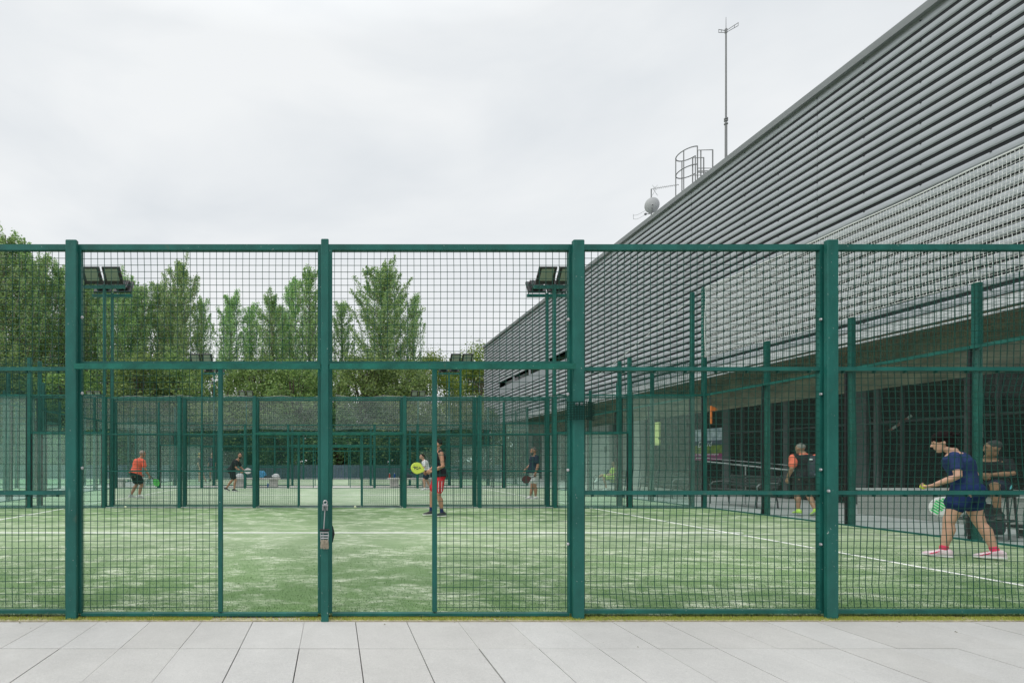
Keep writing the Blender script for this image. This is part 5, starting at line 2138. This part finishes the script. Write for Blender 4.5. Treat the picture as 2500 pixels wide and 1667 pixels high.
# tall stool, low platform and bag beneath him
st = thing('tall_stool', 'black high stool with footrest under the seated grey haired man', 'stool', p0, R(207))
b = MB()
b.bbox((-.25, -.24, .66), (.20, .24, .72), .02)
b.build('seat', M['black'], st)
for (x, y) in ((-.2, -.2), (-.2, .2), (.18, -.2), (.18, .2)):
    b = MB()
    b.tube([(x, y, .66), (x * 1.15, y * 1.15, .0)], .016, 8)
    b.build('leg', M['benchsteel'], st)
b = MB()
b.bbox((.14, -.30, .285), (.48, .30, .315), .006)
b.build('footrest', M['benchsteel'], st)
bg = MB()
bg.loft([(V(-.05, 0, .03), V(.20, 0, 0), V(0, .17, 0)), (V(-.05, 0, .10), V(.25, 0, 0), V(0, .20, 0)), (V(-.05, 0, .36), V(.24, 0, 0), V(0, .19, 0)), (V(-.05, 0, .52), V(.16, 0, 0), V(0, .10, 0))], 16)
bq = thing('sports_bag', 'black sports bag standing under the stool of the seated man', 'bag', tow(st, V(-.12, -.1, 0)), R(200))
remeshed(bg, 'bag_body', fabric('dark_nylon', (0, 0, 0)), bq, .012, 3, .5, fold=.012)
pt = thing('low_trolley', 'flat black trolley with red parts on the floor at the right edge', 'trolley', (CX + 11.75, D8 - CD + .15, 0))
b = MB()
b.bbox((-.5, -.3, .14), (1.3, .1, .18), .01)
b.bbox((.1, -.6, .08), (1.4, -.35, .13), .02)
b.build('deck', M['black'], pt)
b = MB()
b.bbox((.0, -.32, .18), (.35, -.2, .205), .008)
b.bbox((.55, -.4, .15), (.75, -.3, .19), .008)
b.build('red_part', mat('red_plastic', (.45, .03, .04), .4), pt)
for x in (-.4, .3, 1.2):
    b = MB()
    b.tube([(x, -.1, .055), (x, -.04, .055)], .055, 14)
    b.build('wheel', M['black'], pt)

# 9 seated player on the far bench
p0 = at(1490, VY + CH * F / 22.8, d=22.8)
J = stand()
J.update(pelvis=V(-.15, 0, .50), chest=V(-.20, 0, .78), neck=V(-.20, 0, 1.0), head=V(-.16, 0, 1.15), shL=V(-.2, .18, .94), shR=V(-.2, -.18, .94), elL=V(-.05, .24, .70), wrL=V(.15, .14, .66), elR=V(-.1, -.24, .70), wrR=V(.12, -.14, .66),
         hipL=V(-.1, .09, .50), hipR=V(-.1, -.09, .50), knL=V(.36, .12, .56), knR=V(.34, -.06, .66), anL=V(.22, .12, .085), anR=V(.62, .10, .50), toeR=V(.8, .2, -.5), eyes=True)
person('seated player in yellow green shorts with crossed legs on the farthest bench', p0, pi, J, 'fair', fabric('lime_cloth', (.55, .66, .16)), 'tee', fabric('lime_cloth', (0, 0, 0)), WSH, WSO, None, (.05, .03, .02), 'short', .95, .010)

# 10, 11 players on the third court
J = stand()
J.update(look=V(1, 0, 0))
person('fair haired player in dark skirt far off on the third court', at(487, 1179, d=31.0), R(0), dict(J, anL=V(.36, .1, .085), knL=V(.2, .1, .5)), 'fair', fabric('black_cloth', (0, 0, 0)), 'tee', fabric('black_cloth', (0, 0, 0)), WSH, None, None, (.45, .33, .12), 'long', .9, .012, True, skirt=True)
person('player in dark blue far off on the third court beside the left door jamb', at(518, 1174, d=33.2), R(-100), dict(J), 'tan', fabric('midnight_cloth', (0, 0, 0)), 'tee', fabric('grey_cloth', (.15, .16, .18)), BSH, None, None, (.05, .04, .03), 'crop', 1.0, .012)
person('indistinct player in orange behind the glass on the left hand court', (-12.2 - 1.0, 12.8, 0), R(180), dict(J), 'tan', fabric('orange_cloth', (0, 0, 0)), 'tee', fabric('black_cloth', (0, 0, 0)), WSH, None, None, (.3, .27, .25), 'crop', 1.0, .012)

# ------------------------------------------------------------------ benches and small things
def steel_bench(label, x, y, ln=1.8):
    r = thing('metal_bench', label, 'bench', (x, y, 0), pi / 2, 'metal benches along the hall')   # local x along world +y, local +y towards -x
    b = MB()
    for i in range(6):
        b.bbox((0, -.02 - .075 * i + .0, .43), (ln, .04 - .075 * i, .455), .006)
    b.build('seat', M['benchsteel'], r)
    b = MB()
    for i in range(4):
        z = .56 + .085 * i
        b.bar((0, -.46 - .04 * i, z), (ln, -.46 - .04 * i, z), .02, .065, up=(0, -.2, 1))
    b.build('backrest', M['benchsteel'], r)
    for xx in (.06, ln - .06):
        for (p_, q_) in (((xx, .02, .43), (xx, .06, 0)), ((xx, -.42, .43), (xx, -.50, 0))):
            b = MB()
            b.tube([p_, lerp(p_, q_, .6) + V(0, .02 if p_[1] > -.1 else -.02, 0), q_], .02, 8)
            b.build('leg', M['benchsteel'], r)
        b = MB()
        b.tube([(xx, .04, .43), (xx, .06, .55), (xx, -.02, .64), (xx, -.25, .66), (xx, -.5, .66)], .018, 8)
        b.build('armrest', M['roofsteel'], r)
        b = MB()
        b.bar((xx, -.42, .40), (xx, -.60, .88), .03, .04)
        b.build('back_support', M['benchsteel'], r)
    return r


steel_bench('dark metal bench with curved armrests behind the glass, nearest of three', 11.3, 9.75, 1.85)
steel_bench('dark metal bench behind the corner glass of the second court', 11.4, 13.4, 2.0)
steel_bench('dark metal bench the player in yellow green shorts sits on', 11.75, 17.6, 2.0)
r = thing('metal_bench', 'dark slatted bench at the end of the aisle behind the second court', 'bench', (6.2, 21.55, 0))
b = MB()
for i in range(4):
    b.bbox((0, .08 * i, .43), (1.75, .06 + .08 * i, .46), .005)
b.build('seat', M['benchsteel'], r)
b = MB()
for i in range(4):
    b.bar((0, .36 + .02 * i, .56 + .09 * i), (1.75, .36 + .02 * i, .56 + .09 * i), .02, .07)
b.build('backrest', M['benchsteel'], r)
for xx in (.1, 1.65):
    for yy in (.03, .33):
        b = MB()
        b.tube([(xx, yy, .43), (xx, yy, 0)], .02, 8)
        b.build('leg', M['benchsteel'], r)


def white_bench(label, x, y, ln):
    r = thing('concrete_bench', label, 'bench', (x, y, 0), 0, 'white concrete benches in the aisle')
    b = MB()
    b.bbox((0, 0, .36), (ln, .48, .45), .012)
    b.build('seat', M['benchwhite'], r)
    for xx in (.12, ln - .5):
        b = MB()
        b.bbox((xx, .06, 0), (xx + .38, .42, .36), .012)
        b.build('leg', M['benchwhite'], r)
    return r


white_bench('white concrete bench with blue bag on it, left of the middle post', -4.75, 21.5, 2.25)
white_bench('white concrete bench with bottles on it, right of the middle post', 2.75, 21.5, 2.2)
white_bench('short white concrete bench at far left behind the man in orange', -10.6, 21.5, 1.6)


def bag_thing(name, label, cat, p, sx, sy, sz, m, rot=0.0):
    b = MB()
    b.loft([(V(0, 0, .004), V(sx * .8, 0, 0), V(0, sy * .8, 0)), (V(0, 0, sz * .3), V(sx, 0, 0), V(0, sy, 0)), (V(.1 * sx, 0, sz * .75), V(sx * .75, 0, 0), V(0, sy * .7, 0)), (V(.15 * sx, 0, sz), V(sx * .3, 0, 0), V(0, sy * .3, 0))], 14)
    r = thing(name, label, cat, p, rot)
    remeshed(b, 'bag_body', m, r, .015, 2, .5, fold=.02)
    return r


def bottle(label, p, m):
    r = thing('water_bottle', label, 'bottle', p)
    b = MB()
    b.tube([(0, 0, .0), (0, 0, .15), (0, 0, .19), (0, 0, .20)], [.036, .036, .022, .018], 12)
    b.build('bottle_body', m, r, smooth=False)
    b = MB()
    b.tube([(0, 0, .20), (0, 0, .235)], .018, 10)
    b.build('cap', M['white'], r)


SZ = .45
bag_thing('gym_bag', 'light blue gym bag on the left white bench', 'bag', at(637, 1172, d=25.95) * 1.0 + V(0, 0, 0), .28, .15, .34, fabric('sky_nylon', (.10, .35, .60), .4))
bag_thing('gym_bag', 'flat black bag beside the light blue one on the left white bench', 'bag', V(at(655, 1168, d=25.95).x, 21.74, SZ), .30, .15, .12, fabric('dark_nylon', (0, 0, 0)))
bag_thing('towel', 'crumpled white towel on the right end of the left bench', 'towel', V(at(673, 1168, d=25.95).x, 21.74, SZ), .22, .14, .20, fabric('white_cloth', (0, 0, 0)))
bag_thing('towel', 'white towel on the left end of the left bench', 'towel', V(at(585, 1168, d=25.95).x, 21.74, SZ), .22, .14, .22, fabric('white_cloth', (0, 0, 0)))
bag_thing('gym_bag', 'dark bag with racket on the right white bench', 'bag', V(at(990, 1168, d=25.95).x, 21.74, SZ), .34, .15, .20, fabric('dark_nylon', (0, 0, 0)))
o = [x for x in bpy.data.objects if x.get('label') == 'light blue gym bag on the left white bench'][0]
o.location = (at(637, 1168, d=25.95).x, 21.74, SZ)
blu = mat('blue_plastic', (.02, .07, .32), .3)
bottle('blue bottle standing on the ground under the left white bench', V(at(654, 1190, d=25.6).x, 21.42, 0), blu)
bottle('red bottle on the left end of the right white bench', V(at(951, 1168, d=25.95).x, 21.7, SZ), mat('red_bottle', (.5, .05, .04), .3))
bottle('blue bottle on the right white bench beside the red one', V(at(963, 1168, d=25.95).x, 21.72, SZ), blu)
# flying ball on the far court
for (px, py, d, lab) in ((306, 1239, 14.0, 'ball lying at the foot of the far fence on the left'), (867, 1237, 14.05, 'ball lying at the foot of the far fence right of the middle post')):
    b = MB()
    b.ellipsoid((0, 0, 0), (.033, 0, 0), (0, .033, 0), (0, 0, .033), 14, 10)
    p = at(px, py, d=d)
    tag(b.build('tennis_ball', mat('worn_ball', (.75, .78, .55), .95), loc=(p.x, p.y, .036), smooth=True), lab, 'ball')

bpy.data.scenes.remove(TMP)
